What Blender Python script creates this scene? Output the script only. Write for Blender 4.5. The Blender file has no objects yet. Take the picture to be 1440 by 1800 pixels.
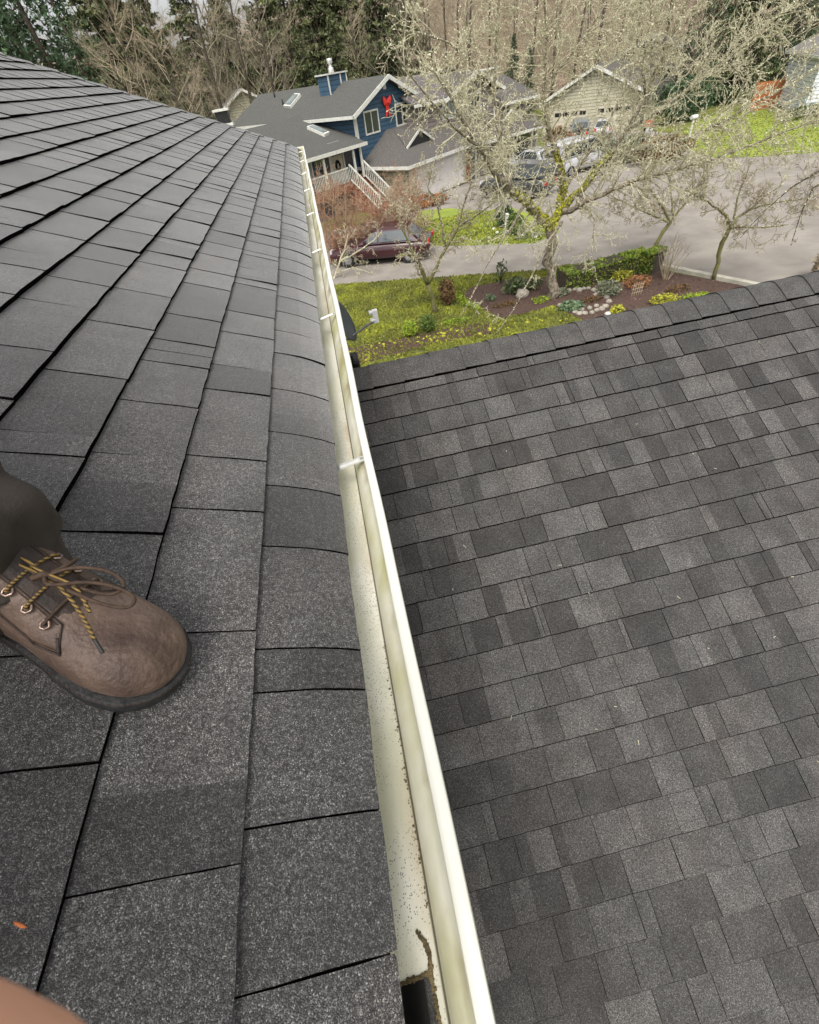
import bpy, bmesh, math, random
from math import sin, cos, pi, radians
from mathutils import Vector, Matrix, noise
R = random.Random(7)
sc = bpy.context.scene
col = sc.collection

# ------------------------------------------------------------------ camera
F_PX = 755.66                                     # focal length in pixels of the 1440 x 1800 photograph
PIT, ROL, YAW = radians(46.061), radians(-9.906), radians(4.077)
CAM = Vector((0.094, 0.0, 0.5825))
cF = Vector((sin(YAW)*cos(PIT), cos(YAW)*cos(PIT), -sin(PIT)))
r0 = Vector((cos(YAW), -sin(YAW), 0)); u0 = r0.cross(cF)
cR = cos(ROL)*r0 + sin(ROL)*u0
cU = -sin(ROL)*r0 + cos(ROL)*u0
cam_d = bpy.data.cameras.new('camera'); cam = bpy.data.objects.new('camera', cam_d); col.objects.link(cam)
M = Matrix((cR, cU, -cF)).transposed().to_4x4(); M.translation = CAM
cam.matrix_world = M
cam_d.sensor_fit = 'VERTICAL'; cam_d.sensor_height = 24.0
cam_d.lens = F_PX/1800*24.0
cam_d.clip_start = 0.005; cam_d.clip_end = 2000
cam_d.dof.use_dof = True; cam_d.dof.focus_distance = 1.6; cam_d.dof.aperture_fstop = 16
sc.camera = cam

# ------------------------------------------------------------------ light
SUN_EL, SUN_AZ = radians(58), radians(200)        # azimuth clockwise from +Y
w = bpy.data.worlds.new('World'); sc.world = w; w.use_nodes = True
wn, wl = w.node_tree.nodes, w.node_tree.links
wn.clear()
sky = wn.new('ShaderNodeTexSky'); sky.sky_type = 'NISHITA'; sky.sun_disc = False
sky.sun_elevation = SUN_EL; sky.sun_rotation = SUN_AZ
sky.dust_density = 4.0; sky.air_density = 1.0; sky.ozone_density = 1.0
hs = wn.new('ShaderNodeHueSaturation'); hs.inputs['Saturation'].default_value = 0.1
bg = wn.new('ShaderNodeBackground'); bg.inputs['Strength'].default_value = 0.15
wo = wn.new('ShaderNodeOutputWorld')
wl.new(sky.outputs[0], hs.inputs['Color']); wl.new(hs.outputs[0], bg.inputs['Color']); wl.new(bg.outputs[0], wo.inputs[0])
sd = bpy.data.lights.new('sun', 'SUN'); sd.energy = 1.5; sd.angle = radians(28); sd.color = (1, .93, .83)
sun = bpy.data.objects.new('sun', sd); col.objects.link(sun)
sdir = Vector((sin(SUN_AZ)*cos(SUN_EL), cos(SUN_AZ)*cos(SUN_EL), sin(SUN_EL)))
sun.rotation_euler = sdir.to_track_quat('Z', 'Y').to_euler()
sun.location = (0, 0, 30)
sc.view_settings.view_transform = 'Standard'; sc.view_settings.look = 'None'
sc.view_settings.exposure = 0.55; sc.view_settings.gamma = 1

# ------------------------------------------------------------------ places: rays from the measured camera
def ray(px, py): return cF*F_PX + cR*(px-720) - cU*(py-900)
def at_y(px, py, y):
    d = ray(px, py); return CAM + d*(y/d.y)
def at_z(px, py, z):
    d = ray(px, py); return CAM + d*((z-CAM.z)/d.z)
def gz(x, y): return -5.6 - .03*max(0.0, y-8)
def ground(px, py, dz=0.0):
    z = -6.0
    for i in range(25):
        q = at_z(px, py, z); z = gz(q.x, q.y)
    return Vector((q.x, q.y, z+dz))

# ------------------------------------------------------------------ objects
def tag(o, label=None, cat=None, group=None, kind=None):
    if label: o['label'] = label
    if cat: o['category'] = cat
    if group: o['group'] = group
    if kind: o['kind'] = kind
    return o
def thing(name, loc, label, cat, group=None, rz=0.0):
    o = bpy.data.objects.new(name, None); col.objects.link(o)
    o.location = loc; o.rotation_euler = (0, 0, rz); o.empty_display_size = .2
    return tag(o, label, cat, group)
class MB:
    """collects shapes in local coordinates, then becomes one mesh object"""
    def __init__(s): s.v = []; s.f = []; s.c = []; s.tone = False; s.sm = []
    def face(s, idx, c=None, smooth=False):
        s.f.append(idx); s.c.append(c if c is not None else 1.0); s.sm.append(smooth)
        if c is not None: s.tone = True
    def poly(s, pts, c=None, smooth=False):
        n = len(s.v); s.v += [tuple(p) for p in pts]; s.face(list(range(n, n+len(pts))), c, smooth)
    def hexa(s, p, c=None):
        n = len(s.v); s.v += [tuple(q) for q in p]
        for f in ((0,3,2,1),(4,5,6,7),(0,1,5,4),(1,2,6,5),(2,3,7,6),(3,0,4,7)): s.face([n+i for i in f], c)
    def box(s, x0, x1, y0, y1, z0, z1, c=None):
        s.hexa([(x0,y0,z0),(x1,y0,z0),(x1,y1,z0),(x0,y1,z0),(x0,y0,z1),(x1,y0,z1),(x1,y1,z1),(x0,y1,z1)], c)
    def bar(s, a, b, wd, ht, up=Vector((0,0,1)), c=None):
        a, b = Vector(a), Vector(b); d = (b-a).normalized()
        if abs(d.dot(up)) > .95: up = Vector((1,0,0))
        x = d.cross(up).normalized()*wd/2; z = x.cross(d).normalized()*ht/2
        s.hexa([a-x-z, a+x-z, b+x-z, b-x-z, a-x+z, a+x+z, b+x+z, b-x+z], c)
    def tube(s, pts, rad, n=6, cap=True, c=None, smooth=True):
        pts = [Vector(p) for p in pts]
        if not hasattr(rad, '__len__'): rad = [rad]*len(pts)
        base = len(s.v); pr = None
        for i, p in enumerate(pts):
            d = (pts[min(i+1, len(pts)-1)] - pts[max(i-1, 0)])
            if d.length < 1e-9: d = Vector((0,0,1))
            d.normalize()
            if pr is None:
                pr = d.orthogonal().normalized()
            pr = (pr - d*pr.dot(d))
            if pr.length < 1e-6: pr = d.orthogonal()
            pr.normalize(); q = d.cross(pr)
            for k in range(n):
                a = 2*pi*k/n; s.v.append(tuple(p + (pr*cos(a)+q*sin(a))*rad[i]))
        for i in range(len(pts)-1):
            for k in range(n):
                a = base+i*n+k; b = base+i*n+(k+1) % n
                s.face([a, b, b+n, a+n], c, smooth)
        if cap:
            s.face([base+k for k in range(n)][::-1], c); s.face([base+(len(pts)-1)*n+k for k in range(n)], c)
    def loft(s, rings, cap=True, c=None, smooth=True):
        base = len(s.v); n = len(rings[0])
        for r in rings: s.v += [tuple(p) for p in r]
        for i in range(len(rings)-1):
            for k in range(n):
                a = base+i*n+k; b = base+i*n+(k+1) % n
                s.face([a, b, b+n, a+n], c, smooth)
        if cap:
            s.face([base+k for k in range(n)][::-1], c, smooth); s.face([base+(len(rings)-1)*n+k for k in range(n)], c, smooth)
    def blob(s, ctr, rx, ry, rz, nu=10, nv=6, jit=.12, rnd=R, c=None):
        ctr = Vector(ctr); base = len(s.v)
        s.v.append((ctr.x, ctr.y, ctr.z-rz))
        for j in range(1, nv):
            t = -pi/2+pi*j/nv
            for i in range(nu):
                a = 2*pi*i/nu; k = 1+rnd.uniform(-jit, jit)
                s.v.append((ctr.x+rx*cos(t)*cos(a)*k, ctr.y+ry*cos(t)*sin(a)*k, ctr.z+rz*sin(t)*k))
        s.v.append((ctr.x, ctr.y, ctr.z+rz)); top = len(s.v)-1
        for i in range(nu):
            s.face([base, base+1+(i+1) % nu, base+1+i], c, True)
            s.face([top, top-nu+i, top-nu+(i+1) % nu], c, True)
            for j in range(nv-2):
                a = base+1+j*nu+i; b = base+1+j*nu+(i+1) % nu
                s.face([a, b, b+nu, a+nu], c, True)
    def leaf(s, p, size, rnd, c=None, asp=.55, nrm=None):
        d = Vector((rnd.gauss(0,1), rnd.gauss(0,1), rnd.gauss(0,1))) if nrm is None else nrm + Vector((rnd.gauss(0,.5), rnd.gauss(0,.5), rnd.gauss(0,.5)))
        d.normalize(); e = d.orthogonal().normalized(); a = rnd.uniform(0, 6.28)
        g = (e*cos(a) + d.cross(e)*sin(a)); h = d.cross(g)
        s.poly([p-g*size, p+h*size*asp, p+g*size, p-h*size*asp], c)
    def build(s, name, mat, parent=None, loc=None):
        me = bpy.data.meshes.new(name); me.from_pydata(s.v, [], s.f); me.materials.append(mat)
        me.polygons.foreach_set('use_smooth', s.sm)
        if s.tone:
            at = me.attributes.new('tone', 'FLOAT', 'FACE'); at.data.foreach_set('value', s.c)
        me.update(); o = bpy.data.objects.new(name, me); col.objects.link(o)
        if parent: o.parent = parent
        if loc is not None: o.location = loc
        return o
def kids(o): return [c for c in col.objects if c.parent == o]
def copy_thing(o, loc, rz, label, scale=1.0, parts=None):
    c = o.copy(); col.objects.link(c); c.location = loc; c.rotation_euler = (0, 0, rz); c.scale = (scale,)*3 if not hasattr(scale, '__len__') else scale
    c['label'] = label
    for ch in (parts if parts is not None else kids(o)):
        d = ch.copy(); col.objects.link(d); d.parent = c
        for g in [x for x in kids(ch)]:
            e = g.copy(); col.objects.link(e); e.parent = d
    return c

# ------------------------------------------------------------------ materials
MT = {}
def mat(name, base, rough=.8, var=.25, scale=6.0, bump=0.0, bscale=40.0, col2=None, metal=0.0, spec=.5, tone=False, det=4.0, mixlo=.35, mixhi=.65):
    m = bpy.data.materials.new(name); m.use_nodes = True; nt = m.node_tree; N, L = nt.nodes, nt.links
    b = N['Principled BSDF']; b.inputs['Roughness'].default_value = rough; b.inputs['Metallic'].default_value = metal
    b.inputs['Specular IOR Level'].default_value = spec
    tc = N.new('ShaderNodeTexCoord')
    nz = N.new('ShaderNodeTexNoise'); nz.inputs['Scale'].default_value = scale; nz.inputs['Detail'].default_value = det
    L.new(tc.outputs['Object'], nz.inputs['Vector'])
    rp = N.new('ShaderNodeValToRGB'); rp.color_ramp.elements[0].position = mixlo; rp.color_ramp.elements[1].position = mixhi
    c2 = col2 if col2 else tuple(min(1, x*(1+var)) for x in base)
    c1 = base if col2 else tuple(x*(1-var) for x in base)
    rp.color_ramp.elements[0].color = (*c1, 1); rp.color_ramp.elements[1].color = (*c2, 1)
    L.new(nz.outputs['Fac'], rp.inputs['Fac']); last = rp.outputs['Color']
    if tone:
        a = N.new('ShaderNodeAttribute'); a.attribute_name = 'tone'; vm = N.new('ShaderNodeVectorMath'); vm.operation = 'SCALE'
        L.new(last, vm.inputs[0]); L.new(a.outputs['Fac'], vm.inputs['Scale']); last = vm.outputs[0]
    L.new(last, b.inputs['Base Color'])
    if bump:
        n2 = N.new('ShaderNodeTexNoise'); n2.inputs['Scale'].default_value = bscale; n2.inputs['Detail'].default_value = 3
        L.new(tc.outputs['Object'], n2.inputs['Vector'])
        bp = N.new('ShaderNodeBump'); bp.inputs['Strength'].default_value = bump; bp.inputs['Distance'].default_value = .5/bscale
        L.new(n2.outputs['Fac'], bp.inputs['Height']); L.new(bp.outputs[0], b.inputs['Normal'])
    MT[name] = m; return m
def shingle_mat(name, lo, hi, gran=900.0, warm=0.0, sheen=.25, rough=.6, spec=.7):
    m = bpy.data.materials.new(name); m.use_nodes = True; nt = m.node_tree; N, L = nt.nodes, nt.links
    b = N['Principled BSDF']; b.inputs['Roughness'].default_value = rough; b.inputs['Sheen Roughness'].default_value = .32
    tc = N.new('ShaderNodeTexCoord')
    vo = N.new('ShaderNodeTexVoronoi'); vo.inputs['Scale'].default_value = gran; L.new(tc.outputs['Object'], vo.inputs['Vector'])
    sp = N.new('ShaderNodeSeparateColor'); L.new(vo.outputs['Color'], sp.inputs[0])
    rp = N.new('ShaderNodeValToRGB'); e = rp.color_ramp.elements
    e[0].position = 0; e[0].color = (lo*.6, lo*.58, lo*.58, 1); e[1].position = .45; e[1].color = (lo, lo*.98, lo*.98, 1)
    k = e.new(.8); k.color = (hi*(1+warm), hi, hi*(1-warm), 1); k = e.new(.93); k.color = (hi*1.3, hi*1.28, hi*1.26, 1)
    k = e.new(.99); k.color = (min(1, hi*2.7), hi*2.65, hi*2.5, 1)
    L.new(sp.outputs[0], rp.inputs['Fac'])
    nz = N.new('ShaderNodeTexNoise'); nz.inputs['Scale'].default_value = 9; nz.inputs['Detail'].default_value = 5; L.new(tc.outputs['Object'], nz.inputs['Vector'])
    mr = N.new('ShaderNodeMapRange'); mr.inputs['From Min'].default_value = .3; mr.inputs['From Max'].default_value = .7
    mr.inputs['To Min'].default_value = .78; mr.inputs['To Max'].default_value = 1.25; L.new(nz.outputs['Fac'], mr.inputs['Value'])
    a = N.new('ShaderNodeAttribute'); a.attribute_name = 'tone'
    n4 = N.new('ShaderNodeTexNoise'); n4.inputs['Scale'].default_value = 170; n4.inputs['Detail'].default_value = 3; L.new(tc.outputs['Object'], n4.inputs['Vector'])
    m4 = N.new('ShaderNodeMapRange'); m4.inputs['From Min'].default_value = .3; m4.inputs['From Max'].default_value = .7; m4.inputs['To Min'].default_value = .5; m4.inputs['To Max'].default_value = 1.55; L.new(n4.outputs['Fac'], m4.inputs['Value'])
    m5 = N.new('ShaderNodeMath'); m5.operation = 'MULTIPLY'; L.new(mr.outputs[0], m5.inputs[0]); L.new(m4.outputs[0], m5.inputs[1])
    mm = N.new('ShaderNodeMath'); mm.operation = 'MULTIPLY'; L.new(m5.outputs[0], mm.inputs[0]); L.new(a.outputs['Fac'], mm.inputs[1])
    for key, val in (('Specular IOR Level', spec), ('Sheen Weight', sheen)):     # cut edges carry no granules, so no glint
        q = N.new('ShaderNodeMapRange'); q.inputs['From Min'].default_value = .15; q.inputs['From Max'].default_value = .5; q.inputs['To Max'].default_value = val
        L.new(a.outputs['Fac'], q.inputs['Value']); L.new(q.outputs[0], b.inputs[key])
    # some granule blends are faintly warmer
    n3 = N.new('ShaderNodeTexNoise'); n3.inputs['Scale'].default_value = 3.5; L.new(tc.outputs['Object'], n3.inputs['Vector'])
    r3 = N.new('ShaderNodeValToRGB'); r3.color_ramp.elements[0].position = .4; r3.color_ramp.elements[1].position = .65
    r3.color_ramp.elements[0].color = (1.0, 1.0, .985, 1); r3.color_ramp.elements[1].color = (1.04, .99, .96, 1); L.new(n3.outputs['Fac'], r3.inputs['Fac'])
    vt = N.new('ShaderNodeVectorMath'); vt.operation = 'MULTIPLY'; L.new(rp.outputs['Color'], vt.inputs[0]); L.new(r3.outputs['Color'], vt.inputs[1])
    vm = N.new('ShaderNodeVectorMath'); vm.operation = 'SCALE'; L.new(vt.outputs[0], vm.inputs[0]); L.new(mm.outputs[0], vm.inputs['Scale'])
    L.new(vm.outputs[0], b.inputs['Base Color'])
    bp = N.new('ShaderNodeBump'); bp.inputs['Strength'].default_value = .55; bp.inputs['Distance'].default_value = .0012
    L.new(vo.outputs['Distance'], bp.inputs['Height']); bp.invert = True; L.new(bp.outputs[0], b.inputs['Normal'])
    MT[name] = m; return m
shingle_mat('shingle_upper', .029, .098, 980, .02, .7, .5, .5)
shingle_mat('shingle_lower', .034, .085, 800, .03, .03, .75, .4)
mat('felt', (.012,.012,.012), .95)
mat('far_shingle', (.085,.086,.078), .9, .3, 14, .5, 60)
mat('far_shingle_brown', (.1,.092,.085), .9, .3, 14, .5, 60)
mat('far_roof_pale', (.19,.18,.17), .9, .2, 10)
mat('white_trim', (.62,.62,.57), .5, .12, 8)
mat('cream_siding', (.5,.46,.36), .7, .12, 3)
mat('white_siding', (.62,.64,.66), .6, .1, 3)
mat('grey_siding', (.19,.165,.15), .75, .15, 5)
mat('blue_siding', (.022,.06,.105), .6, .3, 4)
mat('dark_interior', (.012,.012,.014), .4)
mat('brown_door', (.23,.085,.045), .6, .3, 12)
mat('brick_red', (.2,.075,.045), .8, .3, 15)
mat('garage_white', (.66,.63,.6), .5, .08, 3)
mat('red_ribbon', (.75,.04,.025), .45, .15, 12)
mat('chimney_metal', (.6,.6,.57), .4, .15, 8, metal=.4)
mat('asphalt_road', (.27,.245,.215), .9, .16, .9, .3, 90, det=8)
mat('kerb_concrete', (.46,.44,.37), .85, .15, 5, .3, 40)
mat('pink_paving', (.36,.24,.22), .85, .15, 5)
mat('lawn_soil', (.17,.19,.03), .95, scale=.7, col2=(.08,.08,.025), bump=.8, bscale=30, det=8, mixlo=.4, mixhi=.75)
mat('lawn_far', (.27,.32,.045), .95, scale=.9, col2=(.2,.26,.035), bump=.6, bscale=20, det=8)
mat('hill_floor', (.23,.18,.13), .95, .35, .25, det=10)
mat('mulch', (.05,.03,.023), .95, scale=30, col2=(.12,.07,.052), bump=1, bscale=60)
mat('grass_blade', (.28,.30,.035), .8, scale=1.1, col2=(.13,.145,.03), tone=True, det=8)
mat('moss', (.36,.36,.03), .9, .35, 8, .8, 60, tone=True)
mat('bark', (.1,.075,.055), .9, scale=13, col2=(.36,.32,.24), bump=1, bscale=35, det=8)
mat('bark_mossy', (.13,.105,.07), .9, scale=5, col2=(.2,.21,.05), bump=1, bscale=35)
mat('bark_dark', (.07,.055,.04), .9, .3, 9, .8, 30)
mat('twig_lichen', (.36,.32,.22), .9, scale=9, col2=(.6,.57,.4))
mat('lichen', (.68,.67,.5), .9, scale=6, col2=(.54,.52,.37), tone=True)
mat('twig_tan', (.34,.27,.19), .9, scale=4, col2=(.46,.39,.28))
mat('twig_red', (.38,.2,.13), .9, scale=1.2, col2=(.48,.36,.24))
mat('twig_grey', (.22,.19,.14), .9, scale=4, col2=(.33,.29,.21))
mat('needle_dark', (.03,.065,.03), .8, scale=3, col2=(.07,.12,.05), tone=True)
mat('needle_olive', (.045,.065,.025), .8, scale=1.2, col2=(.13,.14,.055), tone=True)
mat('leaf_boxwood', (.05,.1,.015), .7, scale=8, col2=(.13,.19,.025), tone=True)
mat('leaf_hedge', (.1,.17,.022), .7, scale=5, col2=(.24,.29,.035), tone=True)
mat('leaf_yellow', (.45,.42,.035), .7, scale=8, col2=(.28,.3,.04), tone=True)
mat('leaf_lime', (.32,.42,.025), .7, scale=8, col2=(.2,.28,.03), tone=True)
mat('leaf_grey', (.2,.21,.14), .8, scale=8, col2=(.14,.17,.1), tone=True)
mat('leaf_bluegreen', (.1,.17,.09), .7, scale=8, col2=(.16,.22,.11), tone=True)
mat('leaf_brown', (.2,.1,.045), .8, scale=8, col2=(.12,.09,.035), tone=True)
mat('leaf_orange', (.4,.17,.06), .8, scale=8, col2=(.25,.13,.05), tone=True)
mat('leaf_rhodo', (.05,.09,.035), .5, scale=8, col2=(.13,.15,.06), tone=True)
mat('fence_wood', (.42,.15,.055), .8, .25, 3)
mat('boulder', (.34,.31,.26), .85, .3, 9, .6, 40)
mat('post_white', (.6,.6,.56), .7, .12, 12)
mat('rubber', (.015,.015,.015), .7)
mat('dish_grey', (.05,.06,.065), .45, .1, 5)
mat('galvanised', (.33,.34,.34), .4, .15, 20, metal=.6)
mat('plastic_white', (.68,.68,.68), .4, .05)
mat('pipe_black', (.014,.014,.014), .5)
def paint(name, c, rough=.3):
    m = mat(name, c, rough, .06, 3); m.node_tree.nodes['Principled BSDF'].inputs['Coat Weight'].default_value = .6; return m
paint('car_maroon', (.045,.008,.013)); paint('car_dark', (.03,.032,.035)); paint('car_silver', (.45,.46,.48)); paint('car_white', (.48,.48,.5)); paint('car_grey', (.16,.17,.18))
g = mat('glass_dark', (.03,.04,.045), .08, .1, 2, spec=.9)
g = mat('glass_pale', (.16,.2,.19), .12, .3, 1.5, spec=.9)
mat('light_red', (.5,.01,.01), .3); mat('light_clear', (.6,.6,.6), .2); mat('rim_metal', (.4,.4,.42), .35, metal=.7)
mat('hoop_orange', (.7,.14,.06), .5)
mat('moss_debris', (.05,.035,.018), .95, scale=60, col2=(.2,.15,.07), bump=1, bscale=200)
mat('leather', (.05,.028,.02), .55, scale=20, col2=(.175,.118,.09), bump=.8, bscale=130, det=12, mixlo=.3, mixhi=.7)
mat('leather_dark', (.035,.022,.017), .6, .4, 40, .4, 150)
mat('sole_rubber', (.022,.022,.023), .6, .5, 40, .5, 120)
mat('lace_brown', (.06,.035,.022), .8, .3, 200); mat('eyelet_metal', (.33,.24,.2), .35, metal=.8)
mat('trouser_cloth', (.04,.031,.026), .85, .25, 20, .4, 300)
mat('jacket_cloth', (.03,.035,.045), .85, .2, 10, .3, 200)
sk = mat('skin', (.8,.42,.28), .55, .06, 60, .15, 400); sk.node_tree.nodes['Principled BSDF'].inputs['Subsurface Weight'].default_value = .15
sk.node_tree.nodes['Principled BSDF'].inputs['Subsurface Radius'].default_value = (.01,.004,.002)
mat('hair_brown', (.05,.03,.02), .7)
# lace with yellow and dark strands
def lace_mat():
    m = bpy.data.materials.new('lace_gold'); m.use_nodes = True; N, L = m.node_tree.nodes, m.node_tree.links
    b = N['Principled BSDF']; b.inputs['Roughness'].default_value = .8
    tc = N.new('ShaderNodeTexCoord'); wv = N.new('ShaderNodeTexWave'); wv.inputs['Scale'].default_value = 120; wv.bands_direction = 'DIAGONAL'
    L.new(tc.outputs['Object'], wv.inputs['Vector']); rp = N.new('ShaderNodeValToRGB')
    rp.color_ramp.elements[0].position = .4; rp.color_ramp.elements[0].color = (.045,.03,.015,1)
    rp.color_ramp.elements[1].position = .55; rp.color_ramp.elements[1].color = (.27,.17,.045,1)
    L.new(wv.outputs['Fac'], rp.inputs['Fac']); L.new(rp.outputs[0], b.inputs['Base Color']); MT['lace_gold'] = m
lace_mat()
# gutter: cream paint, algae along the inner front wall, dark specks on the floor
def gutter_mat():
    m = bpy.data.materials.new('gutter_paint'); m.use_nodes = True; N, L = m.node_tree.nodes, m.node_tree.links
    b = N['Principled BSDF']; b.inputs['Roughness'].default_value = .5
    tc = N.new('ShaderNodeTexCoord'); sx = N.new('ShaderNodeSeparateXYZ'); L.new(tc.outputs['Object'], sx.inputs[0])
    def noise_(s, d=4, stretch=None):
        n = N.new('ShaderNodeTexNoise'); n.inputs['Scale'].default_value = s; n.inputs['Detail'].default_value = d
        if stretch:
            mp = N.new('ShaderNodeMapping'); mp.inputs['Scale'].default_value = stretch; L.new(tc.outputs['Object'], mp.inputs[0]); L.new(mp.outputs[0], n.inputs['Vector'])
        else: L.new(tc.outputs['Object'], n.inputs['Vector'])
        return n.outputs['Fac']
    def ramp(fac, stops):
        r = N.new('ShaderNodeValToRGB'); e = r.color_ramp.elements
        e[0].position, e[0].color = stops[0][0], (*stops[0][1], 1); e[1].position, e[1].color = stops[-1][0], (*stops[-1][1], 1)
        for p, c in stops[1:-1]:
            k = e.new(p); k.color = (*c, 1)
        L.new(fac, r.inputs['Fac']); return r.outputs['Color']
    def mul(a, bb, t='MULTIPLY'):
        mm = N.new('ShaderNodeMath'); mm.operation = t; L.new(a, mm.inputs[0])
        if isinstance(bb, (int, float)): mm.inputs[1].default_value = bb
        else: L.new(bb, mm.inputs[1])
        return mm.outputs[0]
    def mrange(v, a, b_, c=0, d=1):
        r = N.new('ShaderNodeMapRange'); r.inputs['From Min'].default_value = a; r.inputs['From Max'].default_value = b_
        r.inputs['To Min'].default_value = c; r.inputs['To Max'].default_value = d; L.new(v, r.inputs['Value']); return r.outputs[0]
    def mix(f, a, c):
        x = N.new('ShaderNodeMix'); x.data_type = 'RGBA'; L.new(f, x.inputs['Factor']); L.new(a, x.inputs['A'])
        if isinstance(c, tuple): x.inputs['B'].default_value = (*c, 1)
        else: L.new(c, x.inputs['B'])
        return x.outputs['Result']
    base = ramp(noise_(7, 6), [(.35, (.7,.69,.56)), (.65, (.82,.81,.74))])
    wall = mul(mrange(sx.outputs['Z'], -.086, -.07), mrange(sx.outputs['Z'], -.004, -.02))
    blot = mrange(noise_(5, 7, (1, 1.2, 1)), .42, .62)
    alg = mul(mul(wall, blot), .75)
    col_ = mix(alg, base, (.45,.44,.17))
    # brown line high on the wall
    hi = mul(mul(mrange(sx.outputs['Z'], -.055, -.03), mrange(sx.outputs['Z'], -.012, -.022)), mrange(noise_(9, 6, (1, .8, 1)), .5, .66))
    col_ = mix(mul(hi, .75), col_, (.28,.2,.09))
    fl = mrange(sx.outputs['Z'], -.08, -.086)
    near = mrange(sx.outputs['X'], .018, .036)
    st = mul(mul(fl, near), mrange(noise_(6, 5, (1, .6, 1)), .44, .6)); col_ = mix(mul(st, .75), col_, (.46,.36,.22))
    gr = mul(mul(fl, mrange(noise_(11, 8, (1.6, .35, 1)), .46, .62)), .45); col_ = mix(gr, col_, (.42,.42,.3))
    vo = N.new('ShaderNodeTexVoronoi'); vo.inputs['Scale'].default_value = 400; L.new(tc.outputs['Object'], vo.inputs['Vector'])
    spd = mrange(vo.outputs['Distance'], .34, .22); dens = mrange(noise_(14, 6), .33, .55); 
    v2 = N.new('ShaderNodeTexVoronoi'); v2.inputs['Scale'].default_value = 400; L.new(tc.outputs['Object'], v2.inputs['Vector'])
    sp = N.new('ShaderNodeSeparateColor'); L.new(v2.outputs['Color'], sp.inputs[0]); pick = mrange(sp.outputs[0], .42, .47)
    dots = mul(mul(mul(spd, dens), pick), fl); col_ = mix(mul(dots, .9), col_, (.05,.04,.02))
    cr_ = mul(mul(mrange(sx.outputs['X'], .0375, .0392), mrange(sx.outputs['X'], .0426, .0412)), fl); col_ = mix(mul(cr_, .88), col_, (.07,.06,.03))
    lip = mrange(sx.outputs['Z'], -.0035, -.001); col_ = mix(mul(lip, .8), col_, (.68,.68,.62))
    L.new(col_, b.inputs['Base Color'])
    bp = N.new('ShaderNodeBump'); bp.inputs['Strength'].default_value = .15; bp.inputs['Distance'].default_value = .002
    L.new(noise_(60, 3), bp.inputs['Height']); L.new(bp.outputs[0], b.inputs['Normal'])
    MT['gutter_paint'] = m
gutter_mat()

# ------------------------------------------------------------------ the setting
def sheet(name, pts, m, dz, kind='structure', parent=None):
    bm = bmesh.new(); vs = [bm.verts.new((p[0], p[1], gz(p[0], p[1])+dz)) for p in pts]
    f = bm.faces.new(vs); bmesh.ops.triangulate(bm, faces=[f])
    bm.normal_update()
    for q in bm.faces:
        if q.normal.z < 0: q.normal_flip()
    me = bpy.data.meshes.new(name); bm.to_mesh(me); bm.free(); me.materials.append(MT[m]); o = bpy.data.objects.new(name, me); col.objects.link(o)
    return tag(o, kind=kind)
mb = MB()
xs = [-400, -100, -30, -8, 0, 10, 20, 40, 80, 200, 500]; ys = [-300, -40, 8, 20, 40, 70, 100]
for i in range(len(xs)-1):
    for j in range(len(ys)-1):
        mb.poly([(x, y, gz(x, y)) for x, y in ((xs[i],ys[j]),(xs[i+1],ys[j]),(xs[i+1],ys[j+1]),(xs[i],ys[j+1]))])
tag(mb.build('ground', MT['lawn_soil']), kind='structure')
mb = MB()                                           # wooded slope behind the houses
hx = [-400+i*25 for i in range(37)]; hy = [100, 112, 130, 160, 200, 260, 600]; hh = [0, .5, 4, 12, 20, 26, 30]
def hz(x, j): return gz(0, 100)+hh[j]*(1+.25*sin(x*.03)+.1*sin(x*.11+1))*(1.0 if j else 0)
for i in range(36):
    for j in range(6):
        mb.poly([(hx[i],hy[j],hz(hx[i],j)),(hx[i+1],hy[j],hz(hx[i+1],j)),(hx[i+1],hy[j+1],hz(hx[i+1],j+1)),(hx[i],hy[j+1],hz(hx[i],j+1))], smooth=True)
tag(mb.build('hill', MT['hill_floor']), kind='structure')
Gp = lambda L_, e=0: [ground(*p) for p in L_]
road = Gp([(500,512),(600,500),(760,488),(940,476),(1080,452),(1150,468),(1310,501)]) + [Vector((14.4,8.1,0)), Vector((62,8.1,0)), Vector((62,26,0))] \
     + Gp([(1440,268),(1330,276),(1250,278),(1200,262),(1190,236),(1120,228),(990,222),(950,262),(935,292),(835,312),(727,360),(660,385),(640,395),(560,410),(500,425)])
sheet('road', road, 'asphalt_road', .004)
sheet('island_lawn', Gp([(690,433),(820,432),(940,428),(985,408),(955,385),(900,365),(850,372),(790,366),(730,372),(700,385),(688,405)]), 'lawn_far', .012)
sheet('far_lawn', Gp([(1440,268),(1330,276),(1250,278),(1200,258),(1192,238),(1240,205),(1440,178)])+[Vector((62,40,0))], 'lawn_far', .012)
sheet('pink_path', Gp([(680,392),(688,377),(732,374),(735,388)]), 'pink_paving', .016)
bed = Gp([(830,505),(812,520),(850,545),(880,560),(940,548),(975,538),(1000,552),(1050,575),(1090,590)])+[Vector((11.5,10.5,0)),Vector((13.3,10.8,0))]+Gp([(1305,503),(1150,473),(1100,478),(985,488),(900,492)])
sheet('mulch_bed', bed, 'mulch', .02)
sheet('bare_soil', Gp([(600,600),(620,612),(720,590),(800,575),(860,565),(870,585),(760,605),(640,640),(590,650)]), 'mulch', .006)
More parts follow.
